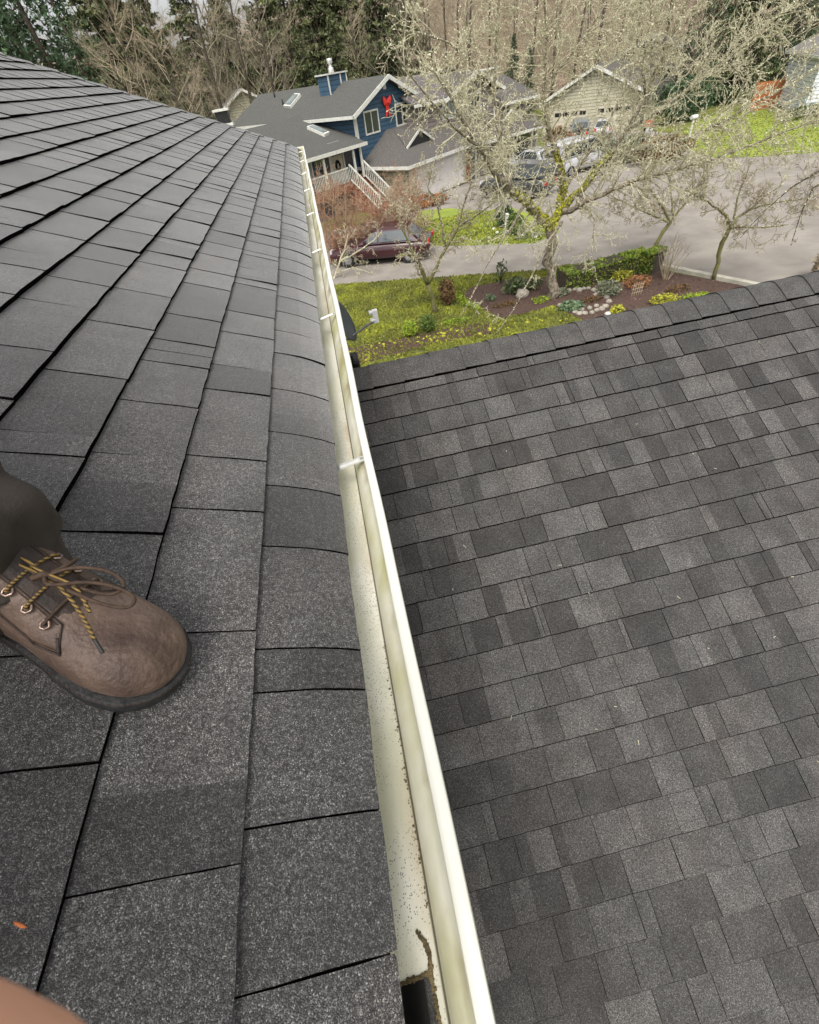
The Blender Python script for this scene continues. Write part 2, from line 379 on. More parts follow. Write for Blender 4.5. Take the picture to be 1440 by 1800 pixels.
# kerb along the bed
a, b = ground(1148,468), ground(1312,502); e = a+(b-a)*2.2
mb = MB(); n = 10
for i in range(n):
    p = a+(e-a)*(i/n); q = a+(e-a)*((i+1)/n); d = (q-p).normalized(); s_ = d.cross(Vector((0,0,1)))*.09
    mb.hexa([p-s_, p+s_, q+s_-d*.006, q-s_-d*.006, p-s_+Vector((0,0,.13)), p+s_+Vector((0,0,.12)), q+s_-d*.006+Vector((0,0,.12)), q-s_-d*.006+Vector((0,0,.13))])
tag(mb.build('kerb', MT['kerb_concrete']), kind='structure')

# ------------------------------------------------------------------ near house: upper roof and gutter
TH = radians(25.56); EX = .143
def proof(s, y, h=0.0):                             # s up the slope, h off the deck
    sag = -.016*max(0, (.11-s)/.11)**2
    return Vector((-s*cos(TH)+h*sin(TH), y, s*sin(TH)+h*cos(TH)+sag))
def hipy(s): return 7.08-.80*s*cos(TH)
def block(mb, P, s0, s1, y0, y1, h0, h1, tones, rnd, thick=.006, seg=.035, lip=.0038, tilt=0.0, fine=False):
    """one shingle tab: P(s, y, h); exposed butt at s0"""
    L_ = y1-y0; n = max(2, int(L_/seg)); base = len(mb.v)
    prof = [(0, 1), (.07, .965), (.2, .86), (.4, .63), (.65, .33), (1, 0)] if fine else [(0, 1), (.12, .93), (.5, .5), (1, 0)]
    np_ = len(prof); skew = rnd.uniform(-.0015, .0015)
    for i in range(n+1):
        y = y0+L_*i/n; js = rnd.uniform(-.0011, .0011)+skew*i/n; jh = rnd.uniform(-.00025, .00025)+tilt*(1-i/n)
        edge = .0010 if i in (0, n) and not tilt else 0
        for t, k in prof:
            jy = rnd.uniform(-.0005, .0005)
            mb.v.append(tuple(P(s0+(s1-s0)*t+(js if t == 0 else 0), y+jy, h1+(h0-h1)*k+jh*(1 if t < .5 else .6)-edge*(1 if t < .5 else .5))))
        mb.v.append(tuple(P(s0+js-lip, y, h0-thick-.0005)))
    m = np_+1; cut = [0, n] if len(tones) == 1 else [0, max(1, min(n-1, int(n*rnd.uniform(.3, .7)))), n]
    for i in range(n):
        tn = tones[0] if i < cut[1] else tones[-1]
        for j in range(np_-1):
            a = base+i*m+j; mb.face([a, a+m, a+m+1, a+1], tn, False)
        a = base+i*m; mb.face([a+np_, a+m+np_, a+m, a], .07, False)  # flared dark butt: bare asphalt edge, with the shadow gap below painted in
    for i in (0, n):
        a = base+i*m; mb.face([a+q for q in range(m)] if i == 0 else [a+q for q in range(m)][::-1], .12, False)
rs = random.Random(3)
def tones_(rnd, p2=.5, lo=.62, hi=1.38):
    t = [rnd.choice([.66, .82, 1.0, 1.14, 1.36])*rnd.uniform(.95, 1.05)]
    if rnd.random() < p2: t.append(rnd.choice([.7, .88, 1.0, 1.18, 1.34])*rnd.uniform(.95, 1.05))
    return [max(lo, min(hi, x)) for x in t]
near = thing('near_house', (0,0,0), 'grey shingled upper roof slope in the left half, edged by the white gutter', 'house')
mb = MB(); NC = 26
for k in range(NC):
    s0 = (k-.04)*EX if k else -.004; s1 = (k+1.1)*EX; y = -1.0-rs.random()*.2; yend = hipy(s0+EX*.5)+.03
    while y < yend:
        L_ = rs.choice([.12, .15, .165, .19, .2, .245]) * rs.uniform(.92, 1.08)
        if rs.random() < .07: L_ = .06
        y1 = min(y+L_, yend+.02)
        up = rs.choice([0, 0, .003])
        block(mb, proof, s0, s1, y, y1-rs.uniform(.0012, .0020), .0105+up+rs.uniform(0, .001), .002, tones_(rs, .35), rs, .0070+up, .035, .0008, .0018, True)
        y = y1
mb.build('shingle_courses', MT['shingle_upper'], near)
mb = MB()
mb.poly([proof(0,-1.3,.0005), proof(0,7.05,.0005), proof(3.7,7.05-.8*3.7*cos(TH),.0005), proof(3.7,-1.3,.0005)])
mb.build('underlay', MT['felt'], near)
# the other roof slope beyond the hip, and walls
mb = MB()
c0 = proof(0,7.05,-.004); c1 = proof(3.7,7.05-.8*3.7*cos(TH),-.004)
bx = Vector((-6.0, 7.05, -.004)); mb.poly([c0, Vector((-6.5,7.05,-.01)), Vector((-6.0, c1.y, c1.z)), c1])
mb.poly([proof(3.7,-1.3,-.002), c1, Vector((-6.7,c1.y,c1.z)), Vector((-6.7,-1.3,c1.z))])
mb.build('rear_slope', MT['far_shingle'], near)
mb = MB(); mb.box(-7, -.42, -1.3, 6.6, -5.62, -.22); mb.build('wall', MT['cream_siding'], near)
mb = MB(); mb.box(-.060, -.040, -1.3, 7.03, -.17, -.012); mb.box(-6.5, -.061, 7.01, 7.03, -.17, -.012); mb.build('fascia', MT['white_trim'], near)
mb = MB(); mb.box(-.42, -.06, -1.3, 6.6, -.18, -.165); mb.build('soffit', MT['white_trim'], near)
# hip caps: one folded shingle per course
for k in range(26):
    s = k*EX-.01; a = proof(s, hipy(s)+.02, .012); b = proof(s+EX*1.25, hipy(s+EX*1.25)+.02, .004)
    d = (b-a).normalized(); nrm = Vector((sin(TH), 0, cos(TH))); side = nrm.cross(d).normalized()
    if side.y > 0: side = -side
    mb2 = MB(); L0 = .075
    up = Vector((0,0,1)); s2 = Vector((-side.x*.1+.35, .93, -.38)).normalized()
    for j, (sg, ln) in enumerate(((side, L0), (s2, .13))):
        q = [a, a+sg*ln, b+sg*ln, b]
        t = Vector((0,0,.009))
        mb2.hexa([q[0]-t, q[1]-t, q[2]-t, q[3]-t, q[0]+Vector((0,0,.006)), q[1]+Vector((0,0,.003)), q[2], q[3]], rs.uniform(.8, 1.1))
    o = mb2.build('hip_cap', MT['shingle_upper'], near)
# gutter: K profile, open top
gut = MB()
YN, YF = -1.2, 7.12
prof_out = [(-.038,-.004),(-.038,-.09),(.0395,-.09),(.0415,-.086),(.0440,-.070),(.0485,-.052),(.0600,-.034),(.0680,-.022),(.0700,-.001),(.0705,.0015),(.0855,.0015),(.0865,0),(.0870,-.022),(.078,-.03),(.062,-.052),(.052,-.07),(.048,-.094),(-.04,-.094),(-.04,-.004)]
stations = []
y = YN
while y < YF:
    stations.append(y); y += .05
for h in (-.122, -.032): stations.append(h)
stations.append(YF); stations = sorted(stations)
def wob(y): return .0012*sin(y*5.1)+.0008*sin(y*11.3+1)
rings = [[Vector((x+(wob(y) if x > .05 else 0), y, z-.012*max(0, (y-4)/3)*0)) for x, z in prof_out] for y in stations]
npf = len(prof_out); base = 0
gut.v = [tuple(p) for r in rings for p in r]
HX0, HX1 = -.006, .0285
for i in range(len(stations)-1):
    hole = stations[i] >= -.1221 and stations[i+1] <= -.0319
    for k in range(npf-1):
        if k in (1, 16) and hole: continue
        a_ = i*npf+k; gut.face([a_, a_+npf, a_+npf+1, a_+1], smooth=(k not in (0,1,2,16,17)))
gut.poly([(HX0-.037,-.032,-.09),(HX0,-.032,-.09),(HX0,-.122,-.09),(HX0-.037,-.122,-.09)])
gut.poly([(HX1,-.032,-.09),(.0395,-.032,-.09),(.0395,-.122,-.09),(HX1,-.122,-.09)])
gutter = gut.build('gutter', MT['gutter_paint'], near); gutter['label'] = 'cream white eaves gutter, algae stained inside'
mb = MB(); mb.box(-.04, .087, YF, YF+.003, -.095, .002); mb.build('end_cap', MT['gutter_paint'], gutter)
mb = MB()                                          # outlet tube
for x0, x1, y0, y1 in ((HX0-.002,HX0,-.124,-.03),(HX1,HX1+.002,-.124,-.03),(HX0,HX1,-.032,-.03),(HX0,HX1,-.124,-.122)): mb.box(x0, x1, y0, y1, -.34, -.0895)
mb.build('outlet', MT['pipe_black'], gutter)
mb = MB(); rd = random.Random(5)                     # rotted debris round the outlet
def crumbs(pts, n, spread, size):
    for i in range(n):
        t = rd.random()*(len(pts)-1); k = int(t); p = Vector(pts[k]).lerp(Vector(pts[k+1]), t-k)
        p += Vector((rd.gauss(0,spread), rd.gauss(0,spread), abs(rd.gauss(0,spread*.4)))); s_ = size*rd.uniform(.4,1.2)
        mb.blob(p, s_*rd.uniform(.6,1.4), s_*rd.uniform(.6,1.4), s_*.6, 6, 4, .3, rd)
crumbs([(-.009,-.031,-.089),(.026,-.029,-.089),(.0295,-.034,-.089),(.0305,-.075,-.089),(.033,-.13,-.089)], 380, .0008, .0015)
for yy_ in range(26):
    crumbs([(.036,.02+yy_*.013,-.0895),(.0385,.03+yy_*.013,-.0895)], 3 if yy_ % 5 else 7, .0012, .0011)
crumbs([(.029,-.034,-.089),(.031,-.016,-.089),(.028,-.004,-.089),(.0215,.004,-.089)], 200, .0008, .0016)
crumbs([(-.009,-.031,-.089),(-.0085,-.06,-.089),(-.0075,-.12,-.089)], 190, .0011, .0015)
mb.build('debris', MT['moss_debris'], gutter)
for i in range(8):
    y = .764+.86*i; mb = MB()
    mb.hexa([(-.03,y-.010,-.031),(.0685,y-.009,-.012),(.0685,y+.009,-.012),(-.03,y+.010,-.031),(-.03,y-.010,-.0295),(.0685,y-.009,-.0105),(.0685,y+.009,-.0105),(-.03,y+.010,-.0295)])
    mb.hexa([(.012,y-.0035,-.0223),(.058,y-.003,-.0133),(.058,y+.003,-.0133),(.012,y+.0035,-.0223),(.012,y-.0015,-.0190),(.058,y-.0012,-.0100),(.058,y+.0012,-.0100),(.012,y+.0015,-.0190)])
    h_ = mb.build('hanger', MT['chimney_metal'], gutter)
    m2 = MB(); m2.blob((.064,y,-.0105), .004,.004,.002, 8, 4, 0); m2.build('screw', MT['galvanised'], gutter)

# ------------------------------------------------------------------ lower wing roof
PH = radians(26.15); P0 = Vector((0, 2.1425, -.6969))
def plow(s, x, h=0.0):                              # s up slope measured from line 0
    return Vector((x, P0.y+s*cos(PH)-h*sin(PH), P0.z+s*sin(PH)+h*cos(PH)))
wing = thing('garage_wing', (0,2.3,-5.6), 'grey laminated shingle roof of the lower wing right of the gutter', 'house')
wing_off = Vector((0,-2.3,5.6))
def Pl(s, x, h=0.0): return plow(s, x, h)+wing_off
rr = random.Random(11)
mb = MB()
for k in range(-24, 2):
    s0 = k*EX; s1 = min(s0+1.1*EX, 1.49*EX); x = -.45-rr.random()*.2
    xe = 4.6
    while x < xe:
        L_ = rr.choice([.11, .135, .16, .18, .2, .235])*rr.uniform(.92, 1.08)
        if rr.random() < .1: L_ = rr.choice([.025, .04, .06])
        x1 = x+L_; up = rr.choice([0, 0, .002]); g_ = rr.choice([.0022, .003, .0036]) 
        block(mb, Pl, s0, s1, x, x1-g_, .0085+up, .002, tones_(rr, .62), rr, .0043+up, .04)
        x = x1
mb.v = [tuple(v) for v in mb.v]
mb.build('shingle_courses', MT['shingle_lower'], wing)
mb = MB(); mb.poly([Pl(-24*EX,-.5,.0005), Pl(-24*EX,4.7,.0005), Pl(1.47*EX,4.7,.0005), Pl(1.47*EX,-.5,.0005)]); mb.build('underlay', MT['felt'], wing)
RS = 1.5*EX; ridge = Pl(RS, 0, 0)
mb = MB(); mb.poly([(-.5,ridge.y,ridge.z-.002),(4.7,ridge.y,ridge.z-.002),(4.7,ridge.y+3.4,ridge.z-1.92),(-.5,ridge.y+3.4,ridge.z-1.92)]); mb.build('rear_slope', MT['far_shingle'], wing)
x = -.35; k = 0
while x < 4.6:                                       # ridge caps, each overlapping the next
    L_ = .178; m2 = MB(); n = 9; tn = rr.uniform(1.0, 1.2); jj = rr.uniform(-.004, .004)
    rg = []
    for end, (xx, lift) in enumerate(((x-.012, .0105), (x+L_*1.12, .003))):
        top, bot = [], []
        for i in range(n+1):
            t = -1+2*i/n; wdt = .158
            yy = ridge.y+t*wdt*cos(PH); zz = ridge.z+.002-abs(t)**1.25*wdt*sin(PH)*(.84 if t < 0 else 1.08)+lift
            jy = rr.uniform(-.002,.002)
            top.append(Vector((xx+rr.uniform(-.0015,.0015), yy+jj*(1-abs(t)), zz))); bot.append(Vector((xx, yy+jj*(1-abs(t)), zz-.0055-.014*abs(t)**4)))
        rg.append((top, bot))
    (t0, b0), (t1, b1) = rg
    for i in range(n):
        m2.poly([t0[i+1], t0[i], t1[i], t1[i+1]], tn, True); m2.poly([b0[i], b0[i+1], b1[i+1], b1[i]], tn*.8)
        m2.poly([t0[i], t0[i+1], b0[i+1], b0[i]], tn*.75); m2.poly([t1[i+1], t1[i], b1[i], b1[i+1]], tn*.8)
    m2.poly([t0[0], b0[0], b1[0], t1[0]], .06); m2.poly([b0[n], t0[n], t1[n], b1[n]], .06)  # thickened near-black sides paint in the shadow line under each cap
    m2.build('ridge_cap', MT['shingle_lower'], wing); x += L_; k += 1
mb = MB(); mb.box(-.4, 4.4, ridge.y-3.0, ridge.y+3.0, 0, ridge.z-1.82); mb.build('wall', MT['cream_siding'], wing)
# fallen needles and bits on the roofs
def litter(P, n, a0, a1, b0, b1, name, label, m, rnd, parent=None, size=(.006,.014), w_=.0008, hh_=.014):
    for i in range(n):
        s_, y_ = rnd.uniform(a0,a1), rnd.uniform(b0,b1); t = rnd.uniform(0,3.14); L_ = rnd.uniform(*size)
        p, q = P(s_, y_, hh_), P(s_+L_*sin(t), y_+L_*cos(t), hh_+.001)
        m2 = MB(); m2.bar(p, q, w_*2, w_)
        o = m2.build(name, m); tag(o, label, 'needle', 'pale needles on the lower roof')
litter(plow, 26, -2.2, .1, .3, 2.4, 'needle', 'short pale fallen needle on the lower grey roof', MT['twig_lichen'], rr, None, (.006,.02), .0011, .0125)
q = proof(.33, .075, .0135)
mb = MB(); dq = ray(0,0)*0
pA = at_z(24,1620,.155); 
def onroof(px, py, h=.012):
    d = ray(px,py); n_ = Vector((sin(TH),0,cos(TH))); t = (h-CAM.dot(n_))/d.dot(n_); return CAM+d*t
pA, pB = onroof(24,1620,.013), onroof(48,1631,.013)
mb.tube([pA, pA.lerp(pB,.3)+Vector((0,0,.0012)), pA.lerp(pB,.7)+Vector((0,0,.0012)), pB], [.0003,.0012,.0014,.0003], 6)
mat('rust_leaf', (.55,.16,.05), .6)
tag(mb.build('leaf_scale', MT['rust_leaf']), 'small orange brown leaf scale lying on the dark shingles at lower left', 'leaf')

# ------------------------------------------------------------------ dish and vent pipe
dy = 5.3
dl = at_y(600,566,dy); arm0 = at_y(612,597,dy); lnb = at_y(657,556,dy-.05)
dish = thing('satellite_dish', (dl.x,dl.y,dl.z), 'grey satellite dish with silver arm and white feed, beyond the gutter', 'satellite dish')
ax = (lnb-dl).normalized(); ax = Vector((.88,-.28,.38)).normalized(); ux = Vector((0,0,1)).cross(ax).normalized(); vx = ax.cross(ux)
mb = MB(); rings_ = []
for side in (0, 1):
    for i in range(7):
        t = i/6 if side == 0 else 1-i/6
        r_ = .255*t+.001; dpt = .045*t*t - (.006 if side else 0)
        rings_.append([Vector((0,0,0))+ax*dpt+(ux*cos(a)*r_*.86+vx*sin(a)*r_) for a in [2*pi*k/28 for k in range(28)]])
mb.loft(rings_); mb.build('reflector', MT['dish_grey'], dish)
mb = MB(); A0, A1 = arm0-dl, lnb-dl; mid = A0.lerp(A1,.72)+Vector((.0,0,-.03))
mb.tube([Vector((-.02,.02,-.2)), A0, mid, A1-Vector((0,0,.06)), A1-Vector((0,0,.02))], .013, 8); mb.build('arm', MT['galvanised'], dish)
mb = MB()
for s_ in (-.04, .04): mb.tube([A1+Vector((-.05,s_*.3,s_)), A1+Vector((.02,s_*.3,s_))], [.03,.022], 12)
mb.box(A1.x-.01, A1.x+.05, A1.y-.03, A1.y+.03, A1.z-.07, A1.z+.07); mb.build('feed', MT['plastic_white'], dish)
mb = MB(); mb.tube([Vector((-.03,.0,-.02)), Vector((-.18,.05,-.1)), Vector((-.2,.06,-.9))], .02, 8); mb.tube([Vector((-.2,.06,-.55)), Vector((-.62,.06,-.55))], .02, 8); mb.build('mast', MT['galvanised'], dish)
vp = at_y(621,622,2.62)
vent = thing('vent_pipe', (vp.x,vp.y,vp.z-.3), 'black round vent pipe with collar behind the ridge beside the gutter', 'pipe')
mb = MB(); mb.tube([(0,0,-.3),(0,0,.27)], .021, 14); mb.build('pipe', MT['pipe_black'], vent)
mb = MB(); mb.tube([(0,0,.19),(0,0,.23),(0,0,.3)], [.027,.027,.025], 14); mb.tube([(0,0,.24),(0,0,.25)], .03, 14); mb.build('collar', MT['pipe_black'], vent)

# ------------------------------------------------------------------ houses across the street
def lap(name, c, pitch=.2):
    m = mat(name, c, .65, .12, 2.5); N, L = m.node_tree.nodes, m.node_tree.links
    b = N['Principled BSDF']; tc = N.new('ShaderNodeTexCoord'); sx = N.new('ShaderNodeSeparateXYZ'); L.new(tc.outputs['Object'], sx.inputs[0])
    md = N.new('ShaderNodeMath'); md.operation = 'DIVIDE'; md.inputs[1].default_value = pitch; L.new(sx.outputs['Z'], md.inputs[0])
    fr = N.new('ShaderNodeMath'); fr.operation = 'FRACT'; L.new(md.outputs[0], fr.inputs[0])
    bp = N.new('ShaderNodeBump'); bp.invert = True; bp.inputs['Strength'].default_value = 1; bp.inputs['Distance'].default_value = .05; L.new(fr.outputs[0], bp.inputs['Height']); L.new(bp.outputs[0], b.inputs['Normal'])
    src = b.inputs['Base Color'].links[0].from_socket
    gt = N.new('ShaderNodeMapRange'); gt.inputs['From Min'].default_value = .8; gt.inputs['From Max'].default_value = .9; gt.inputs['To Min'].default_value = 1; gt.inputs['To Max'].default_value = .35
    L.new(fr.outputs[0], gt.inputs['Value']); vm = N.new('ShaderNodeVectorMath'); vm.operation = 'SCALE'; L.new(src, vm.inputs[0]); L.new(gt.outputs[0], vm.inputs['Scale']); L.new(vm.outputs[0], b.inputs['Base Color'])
lap('blue_lap', (.03,.075,.125), .24); lap('grey_lap', (.2,.175,.155), .24); lap('cream_lap', (.38,.36,.26), .24); lap('white_lap', (.6,.63,.66), .24)
def ribbed(name, c, axis='X'):
    m = mat(name, c, .6, .15, 6); N, L = m.node_tree.nodes, m.node_tree.links
    b = N['Principled BSDF']; tc = N.new('ShaderNodeTexCoord'); sx = N.new('ShaderNodeSeparateXYZ'); L.new(tc.outputs['Object'], sx.inputs[0])
    md = N.new('ShaderNodeMath'); md.operation = 'DIVIDE'; md.inputs[1].default_value = .35; L.new(sx.outputs[axis], md.inputs[0])
    pp = N.new('ShaderNodeMath'); pp.operation = 'PINGPONG'; pp.inputs[1].default_value = .5; L.new(md.outputs[0], pp.inputs[0])
    src = b.inputs['Base Color'].links[0].from_socket
    gt = N.new('ShaderNodeMapRange'); gt.inputs['From Min'].default_value = .05; gt.inputs['From Max'].default_value = .15; gt.inputs['To Min'].default_value = .45; gt.inputs['To Max'].default_value = 1
    L.new(pp.outputs[0], gt.inputs['Value']); vm = N.new('ShaderNodeVectorMath'); vm.operation = 'SCALE'; L.new(src, vm.inputs[0]); L.new(gt.outputs[0], vm.inputs['Scale']); L.new(vm.outputs[0], b.inputs['Base Color'])
ribbed('ribbed_roof', (.13,.115,.115))
def slab(mb, pts, t=.12):
    pts = [Vector(p) for p in pts]; n = len(pts); b = len(mb.v)
    mb.v += [tuple(p) for p in pts] + [tuple(p-Vector((0,0,t))) for p in pts]
    mb.face(list(range(b, b+n))); mb.face(list(range(b+n, b+2*n))[::-1])
    for i in range(n): mb.face([b+i, b+n+i, b+n+(i+1) % n, b+(i+1) % n])
def window(par, x0, x1, z0, z1, y, n=2, glass='glass_dark', fr=.09, name='window', label=None, out=-1):
    """framed window on a wall facing local -y at y; pane and mullions"""
    m = MB(); a, b_ = sorted((y+out*.05, y+out*.002))
    m.box(x0, x1, a, b_, z1-fr, z1); m.box(x0, x1, a, b_, z0, z0+fr); m.box(x0, x0+fr, a, b_, z0+fr, z1-fr); m.box(x1-fr, x1, a, b_, z0+fr, z1-fr)
    for i in range(1, n):
        xm = x0+(x1-x0)*i/n; m.box(xm-.03, xm+.03, a+.004, b_-.004, z0+fr, z1-fr)
    f = m.build(name, MT['white_trim'], par)
    if label: f['label'] = label
    m = MB(); m.box(x0+fr*.8, x1-fr*.8, y+out*.018, y+out*.004, z0+fr*.8, z1-fr*.8) if out > 0 else m.box(x0+fr*.8, x1-fr*.8, y-.018, y-.004, z0+fr*.8, z1-fr*.8)
    m.build('pane', MT[glass], f); return f
ZB = 6.5
bh = thing('blue_house', (3.6184,38.5139,-ZB), 'two storey house with dark blue siding, white trim and a red bow on its gable', 'house', rz=math.atan2(.638,.77))
m = MB()                                            # gable block walls
z = lambda v: v+ZB
m.hexa([(.2,0,0),(6.8,0,0),(6.8,13.6,0),(.2,13.6,0),(.2,0,z(-1.5)),(6.8,0,z(-1.5)),(6.8,13.6,z(-1.5)),(.2,13.6,z(-1.5))])
m.poly([(.2,0,z(-1.5)),(6.8,0,z(-1.5)),(3.5,0,z(-.12))]); m.poly([(6.8,13.6,z(-1.5)),(.2,13.6,z(-1.5)),(3.5,13.6,z(-.12))])
m.box(-5.4,.196,.3,6.0,0,z(-2.82)); m.poly([(-5.4,.3,z(-2.82)),(-5.4,6,z(-2.82)),(-5.4,6,z(-1.5))])
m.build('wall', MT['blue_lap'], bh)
m = MB()
slab(m, [(-.35,-.45,z(-1.5)),(3.5,-.45,z(.07)),(3.5,14,z(.07)),(-.35,14,z(-1.5))]); slab(m, [(3.502,-.45,z(.07)),(7.35,-.45,z(-1.5)),(7.35,14,z(-1.5)),(3.502,14,z(.07))])
rf = m.build('roof', MT['far_shingle'], bh); rf['label'] = 'main gable roof'
m = MB()                                            # lower left roof over the entry
slab(m, [(-5.9,-.95,z(-2.85)),(-.02,-.95,z(-2.85)),(-.02,0,z(-2.62)),(.19,0,z(-2.62)),(.19,5.4,z(-1.3)),(-5.9,5.4,z(-1.3))]); slab(m, [(-5.9,5.402,z(-1.3)),(-.2,5.402,z(-1.3)),(-.2,9.5,z(-2.4)),(-5.9,9.5,z(-2.4))])
r2 = m.build('roof', MT['far_shingle'], bh); r2['label'] = 'lower roof over the front door'
m = MB()                                            # garage roof
slab(m, [(-.05,-4.4,z(-4.2)),(8.2,-4.4,z(-4.2)),(8.2,-.004,z(-2.66)),(3.15,-.004,z(-2.66))]); slab(m, [(-.05,-4.4,z(-4.2)),(3.15,-.004,z(-2.66)),(.0,-.004,z(-4.18)),(-.05,.3,z(-4.2))])
r3 = m.build('roof', MT['far_shingle_brown'], bh); r3['label'] = 'brownish garage roof with a small gable vent'
m = MB()                                            # fascia and gable trim
def brd(a, b, h=.2, t=.06): m.bar(a, b, t, h)
brd((-.37,-.48,z(-1.60)),(3.5,-.48,z(-.03)),.22); brd((3.5,-.48,z(-.03)),(7.37,-.48,z(-1.6)),.22)
brd((-.38,-.42,z(-1.58)),(-.38,14,z(-1.58)),.17); brd((7.38,-.42,z(-1.58)),(7.38,14,z(-1.58)),.17)
brd((-5.9,-.99,z(-2.93)),(.0,-.99,z(-2.93)),.18); brd((-5.93,-.95,z(-2.93)),(-5.93,5.4,z(-1.38)),.18)
brd((-.08,-4.44,z(-4.28)),(8.22,-4.44,z(-4.28)),.18); brd((-.09,-4.40,z(-4.28)),(-.09,.3,z(-4.28)),.18)
m.box(.14,.32,-.03,-.001,z(-3.75),z(-1.55)); m.box(.14,.197,-.001,.14,z(-3),z(-1.55)); m.box(6.7,6.84,-.03,-.001,z(-2.7),z(-1.55))
m.build('trim', MT['white_trim'], bh)
window(bh, 1.02, 2.5, z(-2.68), z(-1.45), 0); window(bh, 4.31, 5.79, z(-2.68), z(-1.45), 0)
m = MB(); m.box(3.3,3.6,-.04,-.002,z(-.62),z(-.2))
for i in range(5): m.box(3.33,3.57,-.055,-.041,z(-.58)+i*.075,z(-.54)+i*.075)
m.build('louvre_vent', MT['white_trim'], bh)
m = MB()                                            # bow
for sx_ in (-1, 1):
    for k_, (dz, sc_) in enumerate(((.1,1.0),(.0,.85))):
        rg = []
        for t, w_, h_ in ((.03,.05,.06),(.15,.07,.13),(.3,.08,.2),(.38,.06,.17),(.41,.02,.08)):
            rg.append([Vector((3.45+sx_*t*sc_, -.12+w_*cos(a), z(-1.3)+dz+.1*t*2*sc_+h_*sin(a))) for a in [2*pi*k/10 for k in range(10)]])
        m.loft(rg if sx_ > 0 else [r[::-1] for r in rg])
    m.loft([[Vector((3.45+sx_*(.02+w_), -.08+d_, zz)) for w_, d_ in ((0,0),(.14,0),(.14,-.03),(0,-.03))] for zz in (z(-1.3), z(-1.6))] + [[Vector((3.45+sx_*(.1+w_), -.08+d_, z(-1.98))) for w_, d_ in ((0,0),(.15,0),(.15,-.03),(0,-.03))]], smooth=False)
m.blob((3.45,-.17,z(-1.26)), .09,.08,.09, 10, 6, 0)
bw = m.build('bow', MT['red_ribbon'], bh); bw['label'] = 'large red ribbon bow'
m = MB(); m.box(2.1,3.9,3.9,5.0,z(-.6),z(.5)); ch = m.build('chimney', MT['blue_lap'], bh)
m = MB()
for x_ in (2.04,3.24,3.84): m.box(x_, x_+.1, 3.86,3.897,z(-.5),z(.5))
m.box(1.98,4.02,3.8,5.1,z(.502),z(.58)); m.build('trim', MT['white_trim'], ch)
m = MB(); m.tube([(3.0,4.4,z(.58)),(3.0,4.4,z(.85)),(3.0,4.4,z(.86)),(3.0,4.4,z(1.04)),(3.0,4.4,z(1.05)),(3.0,4.4,z(1.3))], [.2,.17,.11,.11,.19,.19], 12); m.build('flue', MT['chimney_metal'], ch)
def rl(px, py, A, B, C_):                          # where a sight line meets a roof plane, in house coordinates
    mw = Matrix.Translation(bh.location) @ Matrix.Rotation(bh.rotation_euler.z, 4, 'Z'); A, B, C_ = [mw @ Vector(p) for p in (A, B, C_)]
    n_ = (B-A).cross(C_-A); d = ray(px, py); return mw.inverted() @ (CAM + d*((A-CAM).dot(n_)/d.dot(n_)))
def skylight(cs, A, B, C_, m_):
    q = [rl(*c, A, B, C_) for c in cs]; n_ = (Vector(B)-Vector(A)).cross(Vector(C_)-Vector(A)).normalized()
    if n_.z < 0: n_ = -n_
    k = MB(); k.hexa([p for p in q]+[p+n_*.16 for p in q]); s_ = k.build('skylight', MT['white_trim'], m_); ctr = sum(q, Vector())/4
    k = MB(); k.hexa([ctr+(p-ctr)*.8+n_*.162 for p in q]+[ctr+(p-ctr)*.78+n_*.2 for p in q]); k.build('pane', MT['glass_pale'], s_)
skylight([(500,190),(512,191),(530,169),(520,168)], (-.35,-.45,z(-1.5)),(3.5,-.45,z(.07)),(3.5,14,z(.07)), rf)
skylight([(540,227),(571,241),(580,237),(551,224)], (-5.9,-.95,z(-2.85)),(-.02,-.95,z(-2.85)),(.19,5.4,z(-1.3)), r2)
pv_ = rl(498,184, (-.35,-.45,z(-1.5)),(3.5,-.45,z(.07)),(3.5,14,z(.07)))
for d_ in ((0,0),(1.1,2.2)):
    m = MB(); m.tube([pv_+Vector((d_[0],d_[1],-.1+d_[0]*.41)), pv_+Vector((d_[0],d_[1],.3+d_[0]*.41))], .06, 8); m.build('roof_vent', MT['pipe_black'], rf)
# gablet on the garage roof
m = MB(); m.poly([(2.2,-2.62,z(-3.55)),(5.0,-2.62,z(-3.55)),(3.6,-2.62,z(-2.86))]); gb = m.build('gable_vent', MT['dark_interior'], bh)
m = MB(); brd((2.0,-2.7,z(-3.6)),(3.6,-2.7,z(-2.8)),.13); brd((3.6,-2.7,z(-2.8)),(5.2,-2.7,z(-3.6)),.13); m.build('trim', MT['white_trim'], gb)
m = MB(); slab(m, [(1.98,-2.72,z(-3.54)),(3.6,-2.72,z(-2.74)),(3.6,-.3,z(-2.74))], .04); slab(m, [(5.22,-2.72,z(-3.54)),(3.6,-.3,z(-2.74)),(3.6,-2.72,z(-2.74))], .04); m.build('roof', MT['far_shingle_brown'], gb)
# garage walls and door
m = MB(); m.box(.55,7.75,-3.85,-.003,0,z(-4.42)); gw = m.build('wall', MT['cream_lap'], bh); gw['label'] = 'pale garage wall'
m = MB(); m.box(1.28,7.05,-3.885,-3.852,.06,z(-4.5)); gd = m.build('garage_door', MT['garage_white'], bh)
m = MB()
for i in range(4):
    for j in range(8): m.box(1.35+j*.71, 1.96+j*.71, -3.90, -3.8855, .16+i*.46, .50+i*.46)
m.build('panel', MT['garage_white'], gd)
for x0_, x1_ in ((1.1,1.275),(7.055,7.2)):
    m = MB(); m.box(x0_,x1_,-3.90,-3.852,0,z(-4.4)); m.build('door_casing', MT['cream_siding'], bh)
m = MB(); m.box(.35,.5,-4.2,-4.05,0,z(-4.4)); m.build('post', MT['cream_siding'], bh)
